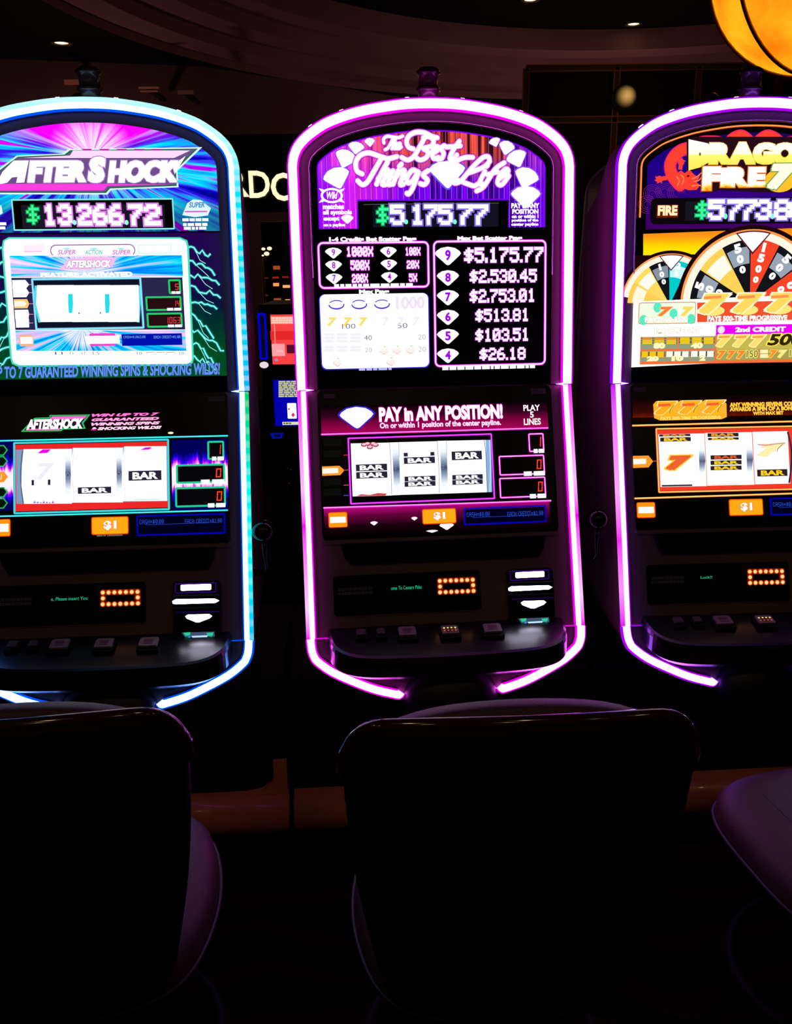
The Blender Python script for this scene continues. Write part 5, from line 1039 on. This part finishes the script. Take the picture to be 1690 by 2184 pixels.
# ================================================================== stands under the machines
STM = pbr('stand_black_laminate', (.004, .0035, .004), .6, spec=.2); ROLL_M = pbr('stand_roll_brown', (.6, .2, .085), .3, coat=.4, noise=.25, nscale=25)
for i, lb in enumerate(('black machine stand with brown roll edge under the cyan lit slot machine', 'black machine stand with brown roll edge under the magenta lit slot machine', 'black machine stand with brown roll edge under the violet lit slot machine')):
    x, y, w = POSE[i]; wl, wr = ((.36, .362), (.353, .352), (.352, .36))[i]
    s = empty('machine_stand', (x, y, 0), .065); tag(s, lb, 'stand', 'stands under the slot machines')
    box('stand_body', ((wr-wl)/2, .11, .295), (wl+wr-.004, .44, .585), STM, s, .004)
    vs, fs = [], []; prof = [(.0, -.052)]+[(.058*math.cos(a), .052*math.sin(a)) for a in [(-80+q*16)*math.pi/180 for q in range(11)]]+[(.0, .052)]
    nx = 2
    for u in (-wl+.001, wr-.001):
        for d, zz_ in prof: vs.append((u, -.11-d, 0.238+zz_))
    n = len(prof)
    for k in range(n-1): fs.append((k, k+1, n+k+1, n+k))
    fs += [tuple(range(n))[::-1], tuple(range(n, 2*n))]
    obj('roll_edge', vs, fs, ROLL_M, s, True)
    box('kick_plate', ((wr-wl)/2, -.112, .05), (.34, .006, .055), pbr('kick_plate_red_brown', (.05, .012, .008), .5), s, .001)
    if i < 2:
        # flared spine where two stands meet
        vs, fs = [], []
        pr = [(.034, .375), (.034, .333), (.042, .315), (.065, .300), (.105, .292), (.16, .288)]
        for hw, zz_ in pr: vs += [(wr-hw, -.114, zz_), (wr-hw, -.124, zz_), (wr-.002, -.128, zz_), (wr-.002, -.114, zz_)]
        for k in range(len(pr)-1):
            for q in range(4): fs.append((4*k+q, 4*k+(q+1) % 4, 4*k+4+(q+1) % 4, 4*k+4+q))
        fs += [(0, 1, 2, 3), tuple(4*(len(pr)-1)+q for q in (3, 2, 1, 0))]
        obj('stand_spine', vs, fs, ROLL_M, s)
for (x, y, w), lb in zip(((-.86, 2.76, math.pi+.05), (.03, 2.82, math.pi+.08), (.90, 2.86, math.pi+.04)), ('machine stand under the turned-away machine behind the cyan lit one', 'machine stand under the turned-away machine behind the magenta lit one', 'machine stand under the turned-away machine behind the violet lit one')):
    s = empty('machine_stand', (x, y, 0), w); tag(s, lb, 'stand', 'stands under the turned-away machines'); box('stand_body', (0, .11, .295), (.70, .44, .585), STM, s, .004)

# ================================================================== chairs
SHELL = pbr('chair_shell_black', (.0025, .002, .002), .55, spec=.12); RIMM = pbr('chair_rim_lacquer', (.035, .008, .008), .10, coat=.6, bump=.12, nscale=45); LEA = pbr('seat_leather', (.058, .022, .026), .5, bump=.3, nscale=350, spec=.35); PIPE = pbr('seat_piping', (.012, .008, .01), .5)
def pillow(name, outline, prof, f, mat, parent, cap0=True, cap1=True, smooth=True):
    """outline: closed 2D loop, prof: list of (inset, height); f maps (a, b, h) to 3D"""
    vs, fs = [], []; n = len(outline)
    for ins, h in prof:
        for a, b in offset_path(outline, ins, True): vs.append(f(a, b, h))
    for r in range(len(prof)-1):
        for k in range(n): fs.append((r*n+k, r*n+(k+1) % n, (r+1)*n+(k+1) % n, (r+1)*n+k))
    if cap0: fs.append(tuple(range(n))[::-1])
    if cap1: fs.append(tuple((len(prof)-1)*n+k for k in range(n)))
    return obj(name, vs, fs, mat, parent, smooth)
def chair(x, y, rz, label):
    c = empty('casino_chair', (x, y, 0), rz); tag(c, label, 'chair', 'chairs in front of the slot machines')
    # local: +y faces the machine, back at -y
    H0, H1 = .57, 1.004
    out = spline([(.150, H0+.01), (.180, H0+.12), (.198, H0+.24), (.206, H1-.075), (.199, H1-.036), (.176, H1-.008), (.13, H1), (0, H1+.004), (-.13, H1), (-.176, H1-.008), (-.199, H1-.036), (-.206, H1-.075), (-.198, H0+.24), (-.180, H0+.12), (-.150, H0+.01), (-.09, H0-.01), (.09, H0-.01)], 4, True)
    lean = lambda zz: -.205-.10*(zz-.62)
    fb = lambda a, b, h: (a, lean(b)+h+.55*a*a, b)
    pillow('backrest_shell', out, [(.03, -.030), (.008, -.027), (.0, -.018), (.0, .0), (.004, .004)], fb, SHELL, c)
    top = [q for q in out if q[1] > H1-.09]; i0 = max(range(len(out)), key=lambda k: (out[k-1][1] <= H1-.09 and out[k][1] > H1-.09)); order = [out[(i0+k) % len(out)] for k in range(len(top))]
    tube('backrest_rim', [fb(a, b-.001, -.010) for a, b in order], .0085, RIMM, c, 12)
    cush = spline([(.12, H0+.03), (.165, H0+.14), (.182, H1-.09), (.168, H1-.035), (.10, H1+.000), (.0, H1+.011), (-.10, H1+.000), (-.168, H1-.035), (-.182, H1-.09), (-.165, H0+.14), (-.12, H0+.03)], 4, True)
    pillow('backrest_cushion', cush, [(.0, .002), (-.002, .014), (.0, .03), (.012, .045), (.04, .055), (.075, .058)], fb, LEA, c)
    so = spline([(.0, .205), (.11, .198), (.175, .16), (.200, .06), (.195, -.05), (.16, -.15), (.09, -.19), (0, -.197), (-.09, -.19), (-.16, -.15), (-.195, -.05), (-.200, .06), (-.175, .16), (-.11, .198)], 4, True)[::-1]
    fs_ = lambda a, b, h: (a, b+.005, h-.045)
    pillow('seat_cushion', so, [(.03, .545), (.008, .55), (.0, .575), (.004, .60), (.018, .618), (.045, .627), (.075, .6285)], fs_, LEA, c)
    tube('seat_piping', [fs_(a, b, .570) for a, b in offset_path(so, -.002, True)], .004, PIPE, c, 6, True)
    pillow('seat_pan', so, [(.05, .515), (.022, .52), (.022, .546)], fs_, SHELL, c, smooth=False)
    lathe('pedestal', [(.0, .46), (.07, .46), (.07, .44), (.035, .42), (.03, .06), (.035, .05), (.0, .05)], GLOSSB, c, 24)
    lathe('base_plate', [(.0, .055), (.06, .05), (.20, .03), (.225, .018), (.225, .0), (.0, .0)], GLOSSB, c, 36)
    tube('foot_ring', [(.19*math.cos(2*math.pi*k/28), .19*math.sin(2*math.pi*k/28), .27) for k in range(28)], .011, pbr('foot_ring_black', (.003, .003, .003), .6, 0, spec=.1), c, 8, True)
    box('foot_ring_spoke', (0, 0, .27), (.37, .016, .012), pbr('foot_ring_black', (.003, .003, .003), .6, 0, spec=.1), c, .002)
    box('back_bracket', (0, -.19, .52), (.10, .03, .14), SHELL, c, .004)
    return c
chair(-.489, 1.10, .14, 'black backed chair in front of the cyan lit slot machine')
chair(.130, 1.10, .05, 'black backed chair in front of the magenta lit slot machine')
chair(.790, 1.235, 1.75, 'swivelled chair by the violet lit slot machine, only its seat in view')
# ================================================================== the hall
WALLM = pbr('hall_wall_brown', (.15, .075, .08), .8, noise=.2, nscale=3); CEILM = pbr('hall_ceiling_dark', (.004, .004, .006), .9, spec=.1); COVE = pbr('cove_plaster', (.26, .125, .155), .85, noise=.15, nscale=4)
t_ = bpy.data.materials.new('casino_carpet'); t_.use_nodes = True; N = t_.node_tree.nodes; LK = t_.node_tree.links; b_ = N['Principled BSDF']
tc = N.new('ShaderNodeTexCoord'); vo = N.new('ShaderNodeTexVoronoi'); vo.inputs['Scale'].default_value = 5.0; nz = N.new('ShaderNodeTexNoise'); nz.inputs['Scale'].default_value = 7.0; wv = N.new('ShaderNodeTexWave'); wv.wave_type = 'RINGS'; wv.inputs['Scale'].default_value = 2.2; wv.inputs['Distortion'].default_value = 9.0
for q in (vo, nz, wv): LK.new(tc.outputs['Object'], q.inputs['Vector'])
rp = N.new('ShaderNodeValToRGB'); rp.color_ramp.elements[0].position = .62; rp.color_ramp.elements[0].color = (.004, .002, .002, 1); rp.color_ramp.elements[1].position = .72; rp.color_ramp.elements[1].color = (.03, .005, .003, 1)
LK.new(wv.outputs['Fac'], rp.inputs[0]); LK.new(rp.outputs[0], b_.inputs['Base Color']); b_.inputs['Roughness'].default_value = .95; b_.inputs['Specular IOR Level'].default_value = .05
X0, X1, Y0, Y1, ZC = -9.0, 9.0, -5.0, 13.5, 3.4
tag(obj('floor', [(X0, Y0, -.1), (X1, Y0, -.1), (X1, Y1, -.1), (X0, Y1, -.1), (X0, Y0, 0), (X1, Y0, 0), (X1, Y1, 0), (X0, Y1, 0)], [(0, 3, 2, 1), (4, 5, 6, 7), (0, 1, 5, 4), (1, 2, 6, 5), (2, 3, 7, 6), (3, 0, 4, 7)], t_), kind='structure')
# ceiling with round stepped recess
CX, CY = 2.358, 6.533; n = 96; vs, fs, fm = [], [], []
rings = [(5.0, 3.40), (5.0, 3.47), (4.72, 3.49), (4.72, 3.60), (4.42, 3.62), (4.42, 3.74), (4.14, 3.76), (4.14, 3.97)]
for k in range(n):
    a = 2*math.pi*k/n
    for r_, z_ in rings: vs.append((CX+r_*math.cos(a), CY+r_*math.sin(a), z_))
m_ = len(rings)
for k in range(n):
    k2 = (k+1) % n
    for j in range(m_-1): fs.append((k*m_+j, k2*m_+j, k2*m_+j+1, k*m_+j+1))
cove = obj('trim_1', vs, fs, COVE); tag(cove, kind='structure')
vs, fs = [], []
for k in range(n):
    a = 2*math.pi*k/n; c_, s_ = math.cos(a), math.sin(a)
    tx = ((X1-CX) if c_ > 0 else (X0-CX))/c_ if abs(c_) > 1e-6 else 1e9; ty = ((Y1-CY) if s_ > 0 else (Y0-CY))/s_ if abs(s_) > 1e-6 else 1e9; R_o = min(tx, ty)
    vs += [(CX+5.0*c_, CY+5.0*s_, 3.4), (CX+R_o*c_, CY+R_o*s_, 3.4), (CX+4.14*c_, CY+4.14*s_, 3.97)]
for k in range(n):
    k2 = (k+1) % n; fs.append((3*k, 3*k+1, 3*k2+1, 3*k2))
fs.append(tuple(3*k+2 for k in range(n)))
tag(obj('ceiling', vs, fs, CEILM), kind='structure')
def wall(name, pts, z0, z1, mat, th=.12):
    bm = bmesh.new()
    L_, R_ = pts, offset_path(pts, th)
    for q in range(len(pts)-1):
        v = [bm.verts.new((*p, zz_)) for zz_ in (z0, z1) for p in (L_[q], L_[q+1], R_[q+1], R_[q])]
        for f in ((0, 1, 2, 3), (4, 5, 6, 7), (0, 1, 5, 4), (1, 2, 6, 5), (2, 3, 7, 6), (3, 0, 4, 7)): bm.faces.new([v[i] for i in f])
    return tag(bm_obj(name, bm, mat), kind='structure')
wall('wall_left', [(X0, Y0), (X0, Y1)], 0, 3.4, WALLM); wall('wall_right', [(X1, Y1), (X1, Y0)], 0, 3.4, WALLM); wall('wall_front', [(X1, Y0), (X0, Y0)], 0, 3.4, WALLM)
wall('wall_back', [(X0, 8.3), (-3.9, 9.0), (-1.9, 9.45), (.2, 11.3), (2.6, 12.9), (X1, 12.9)], 0, 3.4, WALLM)
# ceiling downlights
def downlight(x, y, z, label, power, s=18.0, r=.06, col=(1, .62, .28)):
    o = empty('ceiling_downlight', (x, y, z)); tag(o, label, 'ceiling light', 'recessed ceiling downlights')
    lathe('trim_ring', [(r, -.001), (r+.03, -.004), (r+.035, -.012), (r+.005, -.012), (r, -.004)], pbr('downlight_trim', (.12, .08, .06), .4), o, 24)
    lathe('lamp_disc', [(.0001, -.004), (r*.6, -.006), (r, -.003)], em(tuple(c*s for c in col), 1, True), o, 24)
    if power:
        ld = bpy.data.lights.new('downlight', 'SPOT'); ld.energy = power; ld.color = (1, .58, .32); ld.spot_size = 2.2; ld.spot_blend = .8; ld.shadow_soft_size = .05
        lo = bpy.data.objects.new('downlight_beam', ld); COL.objects.link(lo); lo.parent = o; lo.location = (0, 0, -.03)
for (px, py, z, lb) in ((131, 90, 3.4, 'small warm ceiling downlight above and left of the cyan lit machine'), (1132, -2, 3.97, 'small warm ceiling downlight at the top edge of the round recess'), (1352, 50, 3.97, 'small warm ceiling downlight in the recess beside the amber globe')):
    p = at_z(px, py, z); downlight(p.x, p.y, z, lb, 0, 4.0)
    ld = bpy.data.lights.new('added_fill', 'POINT'); ld.energy = 12.0; ld.color = (1, .55, .42); ld.shadow_soft_size = .1; lo = bpy.data.objects.new('added_fill', ld); COL.objects.link(lo); lo.location = (p.x, p.y, z-1.5)  # added unseen fill light under each downlight, brightens cove and wall
k = 0
for yy in (-2.2, -.5):
    for xx in (-2.1, -.7, .7, 2.1):
        downlight(xx+.15*(k % 2), yy, 3.4, 'small warm ceiling downlight over the aisle, out of the picture', 3.6, 30.0); k += 1
# amber globe lamp
p = at_y(1760, -90, 4.0); o = empty('globe_pendant', p); tag(o, 'large amber glass globe pendant lamp with thin dark ribs', 'lamp')
gm = bpy.data.materials.new('amber_glass_lit'); gm.use_nodes = True; N = gm.node_tree.nodes; LK = gm.node_tree.links; N.clear()
e = N.new('ShaderNodeEmission'); ou = N.new('ShaderNodeOutputMaterial'); tc = N.new('ShaderNodeTexCoord'); nz = N.new('ShaderNodeTexNoise'); nz.inputs['Scale'].default_value = 5; nz.inputs['Detail'].default_value = 5; rp = N.new('ShaderNodeValToRGB')
rp.color_ramp.elements[0].position = .3; rp.color_ramp.elements[0].color = (1, .22, .003, 1); rp.color_ramp.elements[1].position = .72; rp.color_ramp.elements[1].color = (1, .58, .015, 1)
LK.new(tc.outputs['Object'], nz.inputs['Vector']); LK.new(nz.outputs['Fac'], rp.inputs[0]); LK.new(rp.outputs[0], e.inputs[0]); LK.new(e.outputs[0], ou.inputs[0]); e.inputs[1].default_value = 1.0
RG = .44; lathe('glass_globe', [(max(.0005, RG*math.sin(math.pi*q/24)), -RG*math.cos(math.pi*q/24)) for q in range(25)], gm, o, 48)
vang = math.atan2(p.x, p.y)
for q in range(4):
    a = -vang+q*math.pi/4; tube('globe_rib', [((RG+.004)*math.cos(b)*math.cos(a), (RG+.004)*math.cos(b)*math.sin(a), (RG+.004)*math.sin(b)) for b in [2*math.pi*w_/64 for w_ in range(64)]], .0085, pbr('globe_rib_copper', (.35, .09, .04), .3, .8), o, 8, True)
tube('hanging_rod', [(0, 0, RG), (0, 0, 3.97-p.z)], .014, pbr('globe_rib_copper', (.35, .09, .04), .3, .8), o); lathe('finial', [(.0, -RG-.05), (.02, -RG-.04), (.03, -RG-.005), (.0, -RG+.0)], pbr('globe_rib_copper', (.35, .09, .04), .3, .8), o, 16)
# lit shop letters and their dark fascia
FAS = pbr('fascia_black', (.006, .006, .009), .5); YS = 7.0
a = at_y(470, 285, YS+.06); b = at_y(660, 450, YS+.06)
fa = empty('shop_front', ((a.x+b.x)/2, YS+.15, 0)); tag(fa, 'dark shop front behind the glowing letters, between cyan and magenta machines', 'shop front')
box('fascia', (0, 0, (a.z+b.z)/2), (b.x-a.x+1.2, .10, a.z-b.z), FAS, fa, .01); box('fascia_pier', (-.75, .02, b.z/2), (.22, .12, b.z), FAS, fa, .01); box('fascia_pier', (.75, .02, b.z/2), (.22, .12, b.z), FAS, fa, .01)
box('fascia_rail', (0, -.056, a.z-.05), (b.x-a.x+1.1, .012, .015), pbr('rail_bronze', (.08, .05, .04), .4, .6), fa)
LETM = em((1.3, 1.05, .62), 1, True); LETS = pbr('letter_return', (.45, .33, .06), .5)
def letter(ch, x0, y0, x1, y1, label):
    p0 = at_y(x0, y1, YS); p1 = at_y(x1, y0, YS); vs, fs = text_mesh(ch, .02, 0, 1); xs = [v[0] for v in vs]; ys = [v[1] for v in vs]
    f = lambda v: ((v[0]-min(xs))/(max(xs)-min(xs))*(p1.x-p0.x), (v[1]-min(ys))/(max(ys)-min(ys))*(p1.z-p0.z)); V = [f(v) for v in vs]
    o = obj('sign_letter', [(x, -.03, z_) for x, z_ in V], fs, LETM); o.location = (p0.x, YS+.09, p0.z); tag(o, label, 'sign letter', 'glowing letters on the shop front')
    # returns: side walls from boundary edges
    cnt = {}
    for q in fs:
        for i in range(len(q)):
            ed = (q[i], q[(i+1) % len(q)]); cnt[tuple(sorted(ed))] = cnt.get(tuple(sorted(ed)), 0)+1
    sv, sf = [], []
    for (i, j), c_ in cnt.items():
        if c_ == 1: b0 = len(sv); sv += [(V[i][0], -.03, V[i][1]), (V[j][0], -.03, V[j][1]), (V[j][0], .0, V[j][1]), (V[i][0], .0, V[i][1])]; sf.append((b0, b0+1, b0+2, b0+3))
    obj('letter_side', sv, sf, LETS, o)
letter('R', 482, 361, 527, 419, 'glowing cream letter R, its edge peeping past the cyan machine'); letter('D', 530, 362, 572, 421, 'glowing cream letter D between the cyan and magenta machines'); letter('O', 577, 366, 630, 428, 'glowing cream letter O half hidden by the magenta machine')
# lit back bar further down: amber niches, red lamps
YB = 6.2; a = at_y(546, 470, YB); b = at_y(660, 652, YB); cb = empty('back_bar', ((a.x+b.x)/2, YB+.2, 0)); tag(cb, 'dark bar shelving with small amber lit niches under the glowing letters', 'shelving')
W_ = b.x-a.x; box('bar_carcass', (0, .1, (a.z)/2), (W_, .2, a.z), FAS, cb, .01)
for (px, py, w_, h_, cc) in ((590, 571, 14, 8, (.35, .06, .02)), (589, 607, 12, 7, (1, .33, .10)), (611, 611, 15, 6, (1, .45, .16)), (592, 641, 15, 10, (.28, .07, .02)), (614, 643, 10, 9, (1.1, .5, .15)), (588, 592, 13, 4, (.3, .012, .01)), (609, 591, 13, 4, (.22, .01, .01)), (567, 593, 10, 3, (.12, .006, .006)), (567, 630, 11, 4, (.06, .008, .006))):
    q0 = at_y(px-w_/2, py+h_/2, YB+.19); q1 = at_y(px+w_/2, py-h_/2, YB+.19); cx_, cz_ = (q0.x+q1.x)/2-cb.location.x, (q0.z+q1.z)/2
    box('lit_niche', (cx_, -.006, cz_), (q1.x-q0.x, .012, q1.z-q0.z), em(cc, 1), cb, .002)
p = at_y(568, 536, 5.6); o = empty('bulb_cluster', p); tag(o, 'cluster of small round warm bulbs beside the cyan machine edge', 'lamp')
for dx, dy, r_ in ((562, 531, 4.0), (575, 530, 5.0), (569, 541, 5.5), (561, 545, 2.5)):
    q = at_y(dx, dy, 5.6)-p; lathe('bulb', [(max(.0003, r_*.0031*math.sin(math.pi*w_/10)), -r_*.0022*math.cos(math.pi*w_/10)) for w_ in range(11)], em((1.4, 1.0, .65), 1), o, 14, tuple(q))
tube('candelabra_arm', [(-.03, .03, -.05), (0, .01, -.035), (.03, .0, -.02)], .004, pbr('rail_bronze', (.08, .05, .04), .4, .6), o); tube('candelabra_stem', [(-.03, .03, -.05), (-.03, .03, -p.z)], .008, pbr('rail_bronze', (.08, .05, .04), .4, .6), o)
# video poker machine seen through the gap
YP = 3.5; pk = Board((0, YP, 0), 0.0, 0, 0, 0, 1.0)
base = at_y(606, 800, YP); vr = empty('video_poker_machine', (base.x, YP, 0)); tag(vr, 'dark video poker machine with red upper and blue lower screen', 'poker machine')
PB = Board((base.x, YP, 0), 0.0, 0, 0, 0, 1.0); PB.base = .001
def wz(px, py): return PB.uv(px, py)
u0, v1 = wz(549, 650); u1, v0 = wz(672, 1010); GREYB = pbr('poker_bezel', (.05, .045, .06), .35)
box('poker_body', ((u0+u1)/2, .22, v1/2), (u1-u0, .43, v1), FAS, vr, .01)
uu0, vv0, uu1, vv1 = PB.R(553, 657, 668, 796); PB.slab('upper_frame', rr_pts(uu0, vv0, uu1, vv1, .01), -.003, .006, GREYB, vr, .004)
PB.base = .0065
us = PB.rect('upper_screen', 577, 671, 664, 776, em((.95, .055, .055), 1, True), 1, vr)
PB.rect('screen_band', 578, 675, 662, 690, em((1, .35, .28), 1), 2, us); PB.rect('screen_panel', 580, 733, 609, 759, em((1, .35, .38), 1), 2, us); PB.rect('screen_field', 577, 706, 664, 724, em((.8, .02, .02), 1), 2, us)
PB.line('screen_rule', [(586, 692), (588, 735)], .004, em((1, .3, .25), 1), 3, us); PB.rect('screen_key', 612, 735, 636, 753, em((.08, .005, .02), 1), 3, us); PB.text('screen_print', 'DEAL', 591, 746, 605, 750, em((1, .75, .75), 1), 3, us); PB.flat('screen_chip', [PB.ell(590, 767, 7, 6, 10)], em((.3, .3, .6), 1), 3, us)
for k in range(3): PB.blocks('screen_print', 581, 677+k*4.5, 624, 679+k*4.5, em((1, .75, .6), 1), 3, us, 6, 60+k)
PB.frame('blue_meter', 552, 670, 570, 764, .009, em((.0, .0, .62), 1), 1, vr, .002); PB.rect('blue_meter_field', 555, 673, 568, 762, em((.002, .002, .01), 1), 1.5, vr)
PB.flat('coin_tray_light', [PB.ell(564, 778, 18, 13, 12)], em((.8, .7, .78), 1), 2, vr)
uu0, vv0, uu1, vv1 = PB.R(562, 803, 668, 960); PB.base = .001; PB.slab('lower_frame', rr_pts(uu0, vv0, uu1, vv1, .012), -.003, .008, pbr('poker_hood', (.012, .011, .015), .4), vr, .005); PB.base = .0085
ls = PB.rect('lower_screen', 583, 810, 666, 907, em((.0, .0, .42), 1, True), 1, vr)
pt = PB.rect('odds_table', 594, 811, 664, 846, em((.03, .03, .28), 1), 2, ls)
for k in range(9): PB.blocks('odds_print', 595, 812+k*3.9, 640, 814.6+k*3.9, em((.55, .56, .3), 1), 3, pt, 4, 70+k)
cd = PB.rect('playing_card', 613, 859, 634, 892, em((1, 1, 1), 1), 2, ls, .004); PB.flat('card_pip', [[wz(626-4, 884), wz(626, 889), wz(626+4, 884), wz(626, 879)]], em((.75, .03, .06), 1), 3, cd); PB.flat('card_pip', [[wz(615.2, 871.5), wz(617.2, 874), wz(619.2, 871.5), wz(617.2, 869)]], em((.35, .05, .06), 1), 3, cd)
PB.rect('credit_strip', 603, 899, 640, 905, em((.75, .75, .5), 1), 2, ls, .001); PB.blocks('credit_print', 605, 900.5, 622, 903.5, em((.15, .12, .03), 1), 3, ls, 3, 3)
bt = PB.ppoly('bill_slot', [(577, 923), (606, 922), (602, 934), (582, 935)], em((.0, .005, .3), 1), 1, vr); PB.ppoly('slot_mouth', [(585, 926), (600, 925.5), (598, 931), (587, 931.5)], em((.001, .001, .03), 1), 2, bt)
lv = tube('poker_lever', [(wz(615, 1022)[0], -.03, wz(615, 1022)[1]), (wz(616, 1066)[0], -.03, wz(616, 1066)[1])], .011, pbr('poker_lever_metal', (.5, .2, .3), .15, 1), vr, 12)
lathe('poker_lever_knob', [(.0001, -.035)]+[(.032*math.cos(q), .035*math.sin(q)) for q in [(-75+15*w_)*math.pi/180 for w_ in range(11)]]+[(.0001, .035)], GLOSSB, vr, 20, (wz(615, 1007)[0], -.03, wz(615, 1007)[1]+.0)); box('poker_lever_hub', (wz(617, 1074)[0], -.015, wz(617, 1074)[1]), (.045, .05, .035), pbr('poker_bezel', (.05, .045, .06), .35), vr, .008)
# panelled dark glass wall behind the violet machine
YW = 6.0; a = at_y(1122, 148, YW); b = at_y(2100, 148, YW); zt = a.z
gw = empty('glass_partition', ((a.x+b.x)/2, YW, 0)); tag(gw, 'dark glass partition with thin copper mullions behind the violet lit machine', 'partition')
PW = b.x-a.x; DG = pbr('dark_partition_glass', (.003, .004, .011), .5, spec=.12); COP = pbr('mullion_copper', (.22, .07, .045), .4, .5)
xs = [-PW/2] + [at_y(x_, 260, YW).x-gw.location.x for x_ in (1309, 1480, 1650, 1820, 1990)] + [PW/2]; zs = [0.0, .75, at_y(1309, 256, YW).z, zt]
for i in range(len(xs)-1):
    for j in range(len(zs)-1):
        box('partition_pane', ((xs[i]+xs[i+1])/2, .02, (zs[j]+zs[j+1])/2), (xs[i+1]-xs[i]-.03, .02, zs[j+1]-zs[j]-.03), DG, gw, .003)
for x_ in xs: box('mullion', (x_, .0, zt/2), (.03, .05, zt), pbr('mullion_core', (.012, .008, .01), .5), gw)
for x_ in xs:
    for q in (-1, 1): box('mullion_bead', (x_+q*.018, -.024, zt/2), (.006, .01, zt), COP, gw)
for z_ in zs[1:]:
    box('transom', (0, .0, z_), (PW, .05, .03), pbr('mullion_core', (.012, .008, .01), .5), gw)
    for q in (-1, 1): box('transom_bead', (0, -.026, z_+q*.018), (PW, .01, .006), COP, gw)

# blurred lamp reflection in the partition, modelled as a globe with painted glow falloff
p = at_y(1332, 208, YW-.06); o = empty('reflection_globe', p); tag(o, 'small blurred yellow lamp reflection in the dark glass partition, modelled as a glowing globe', 'lamp')
fm_ = bpy.data.materials.new('reflection_glow'); fm_.use_nodes = True; N = fm_.node_tree.nodes; LK = fm_.node_tree.links; N.clear(); tc = N.new('ShaderNodeTexCoord'); sp = N.new('ShaderNodeVectorMath'); sp.operation = 'MULTIPLY'; sp.inputs[1].default_value = (1, 0, 1); ln = N.new('ShaderNodeVectorMath'); ln.operation = 'LENGTH'
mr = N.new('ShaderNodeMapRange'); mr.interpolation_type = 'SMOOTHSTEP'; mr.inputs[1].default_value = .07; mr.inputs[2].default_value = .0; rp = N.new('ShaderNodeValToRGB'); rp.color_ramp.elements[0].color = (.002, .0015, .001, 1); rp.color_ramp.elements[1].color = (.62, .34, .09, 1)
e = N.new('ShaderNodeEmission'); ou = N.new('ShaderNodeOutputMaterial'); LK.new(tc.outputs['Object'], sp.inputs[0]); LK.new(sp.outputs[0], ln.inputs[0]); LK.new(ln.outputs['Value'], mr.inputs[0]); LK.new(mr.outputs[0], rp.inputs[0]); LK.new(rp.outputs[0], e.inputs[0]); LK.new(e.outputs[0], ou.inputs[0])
lathe('glowing_ball', [(max(.0003, .08*math.sin(math.pi*w_/16)), -.075*math.cos(math.pi*w_/16)) for w_ in range(17)], fm_, o, 28); lathe('added_holder', [(.0, .10), (.02, .095), (.026, .075), (.012, .07)], pbr('mullion_core', (.012, .008, .01), .5), o, 16)
# dim warm-lit shapes on the far wall behind the cyan machine, built as glowing boxes
for nm, rects, lb in (('lit_shape', ((296, 185, 338, 189.5), (300, 193, 336, 196.5)), 'pair of dim orange warm-lit shapes on the far wall, right of the tower light'), ('lit_shape', ((138, 170, 173, 181),), 'dim orange warm-lit shape on the far wall, left of the tower light'), ('lit_shape', ((380, 193, 412, 201),), 'faint brown warm-lit shape on the far wall beside the cyan arch')):
    c0 = at_y((rects[0][0]+rects[0][2])/2, rects[0][1], 8.75); o = empty(nm, c0); tag(o, lb, 'wall light', 'dim warm-lit shapes on the far wall')
    for x0, y0, x1, y1 in rects:
        a = at_y(x0, y1, 8.75)-c0; b = at_y(x1, y0, 8.75)-c0; box('lit_strip', ((a.x+b.x)/2, 0, (a.z+b.z)/2), (b.x-a.x, .03, b.z-a.z), em((.075, .018, .009) if '380' not in str(x0) else (.03, .009, .006), 1), o, .004)
    box('strip_bracket', (0, .28, -.02), (.05, .54, .03), FAS, o)
# keep the tree to thing > part > sub-part
def depth(o):
    d = 0
    while o.parent: o = o.parent; d += 1
    return d
for o in list(bpy.data.objects):
    while depth(o) > 2: o.parent = o.parent.parent
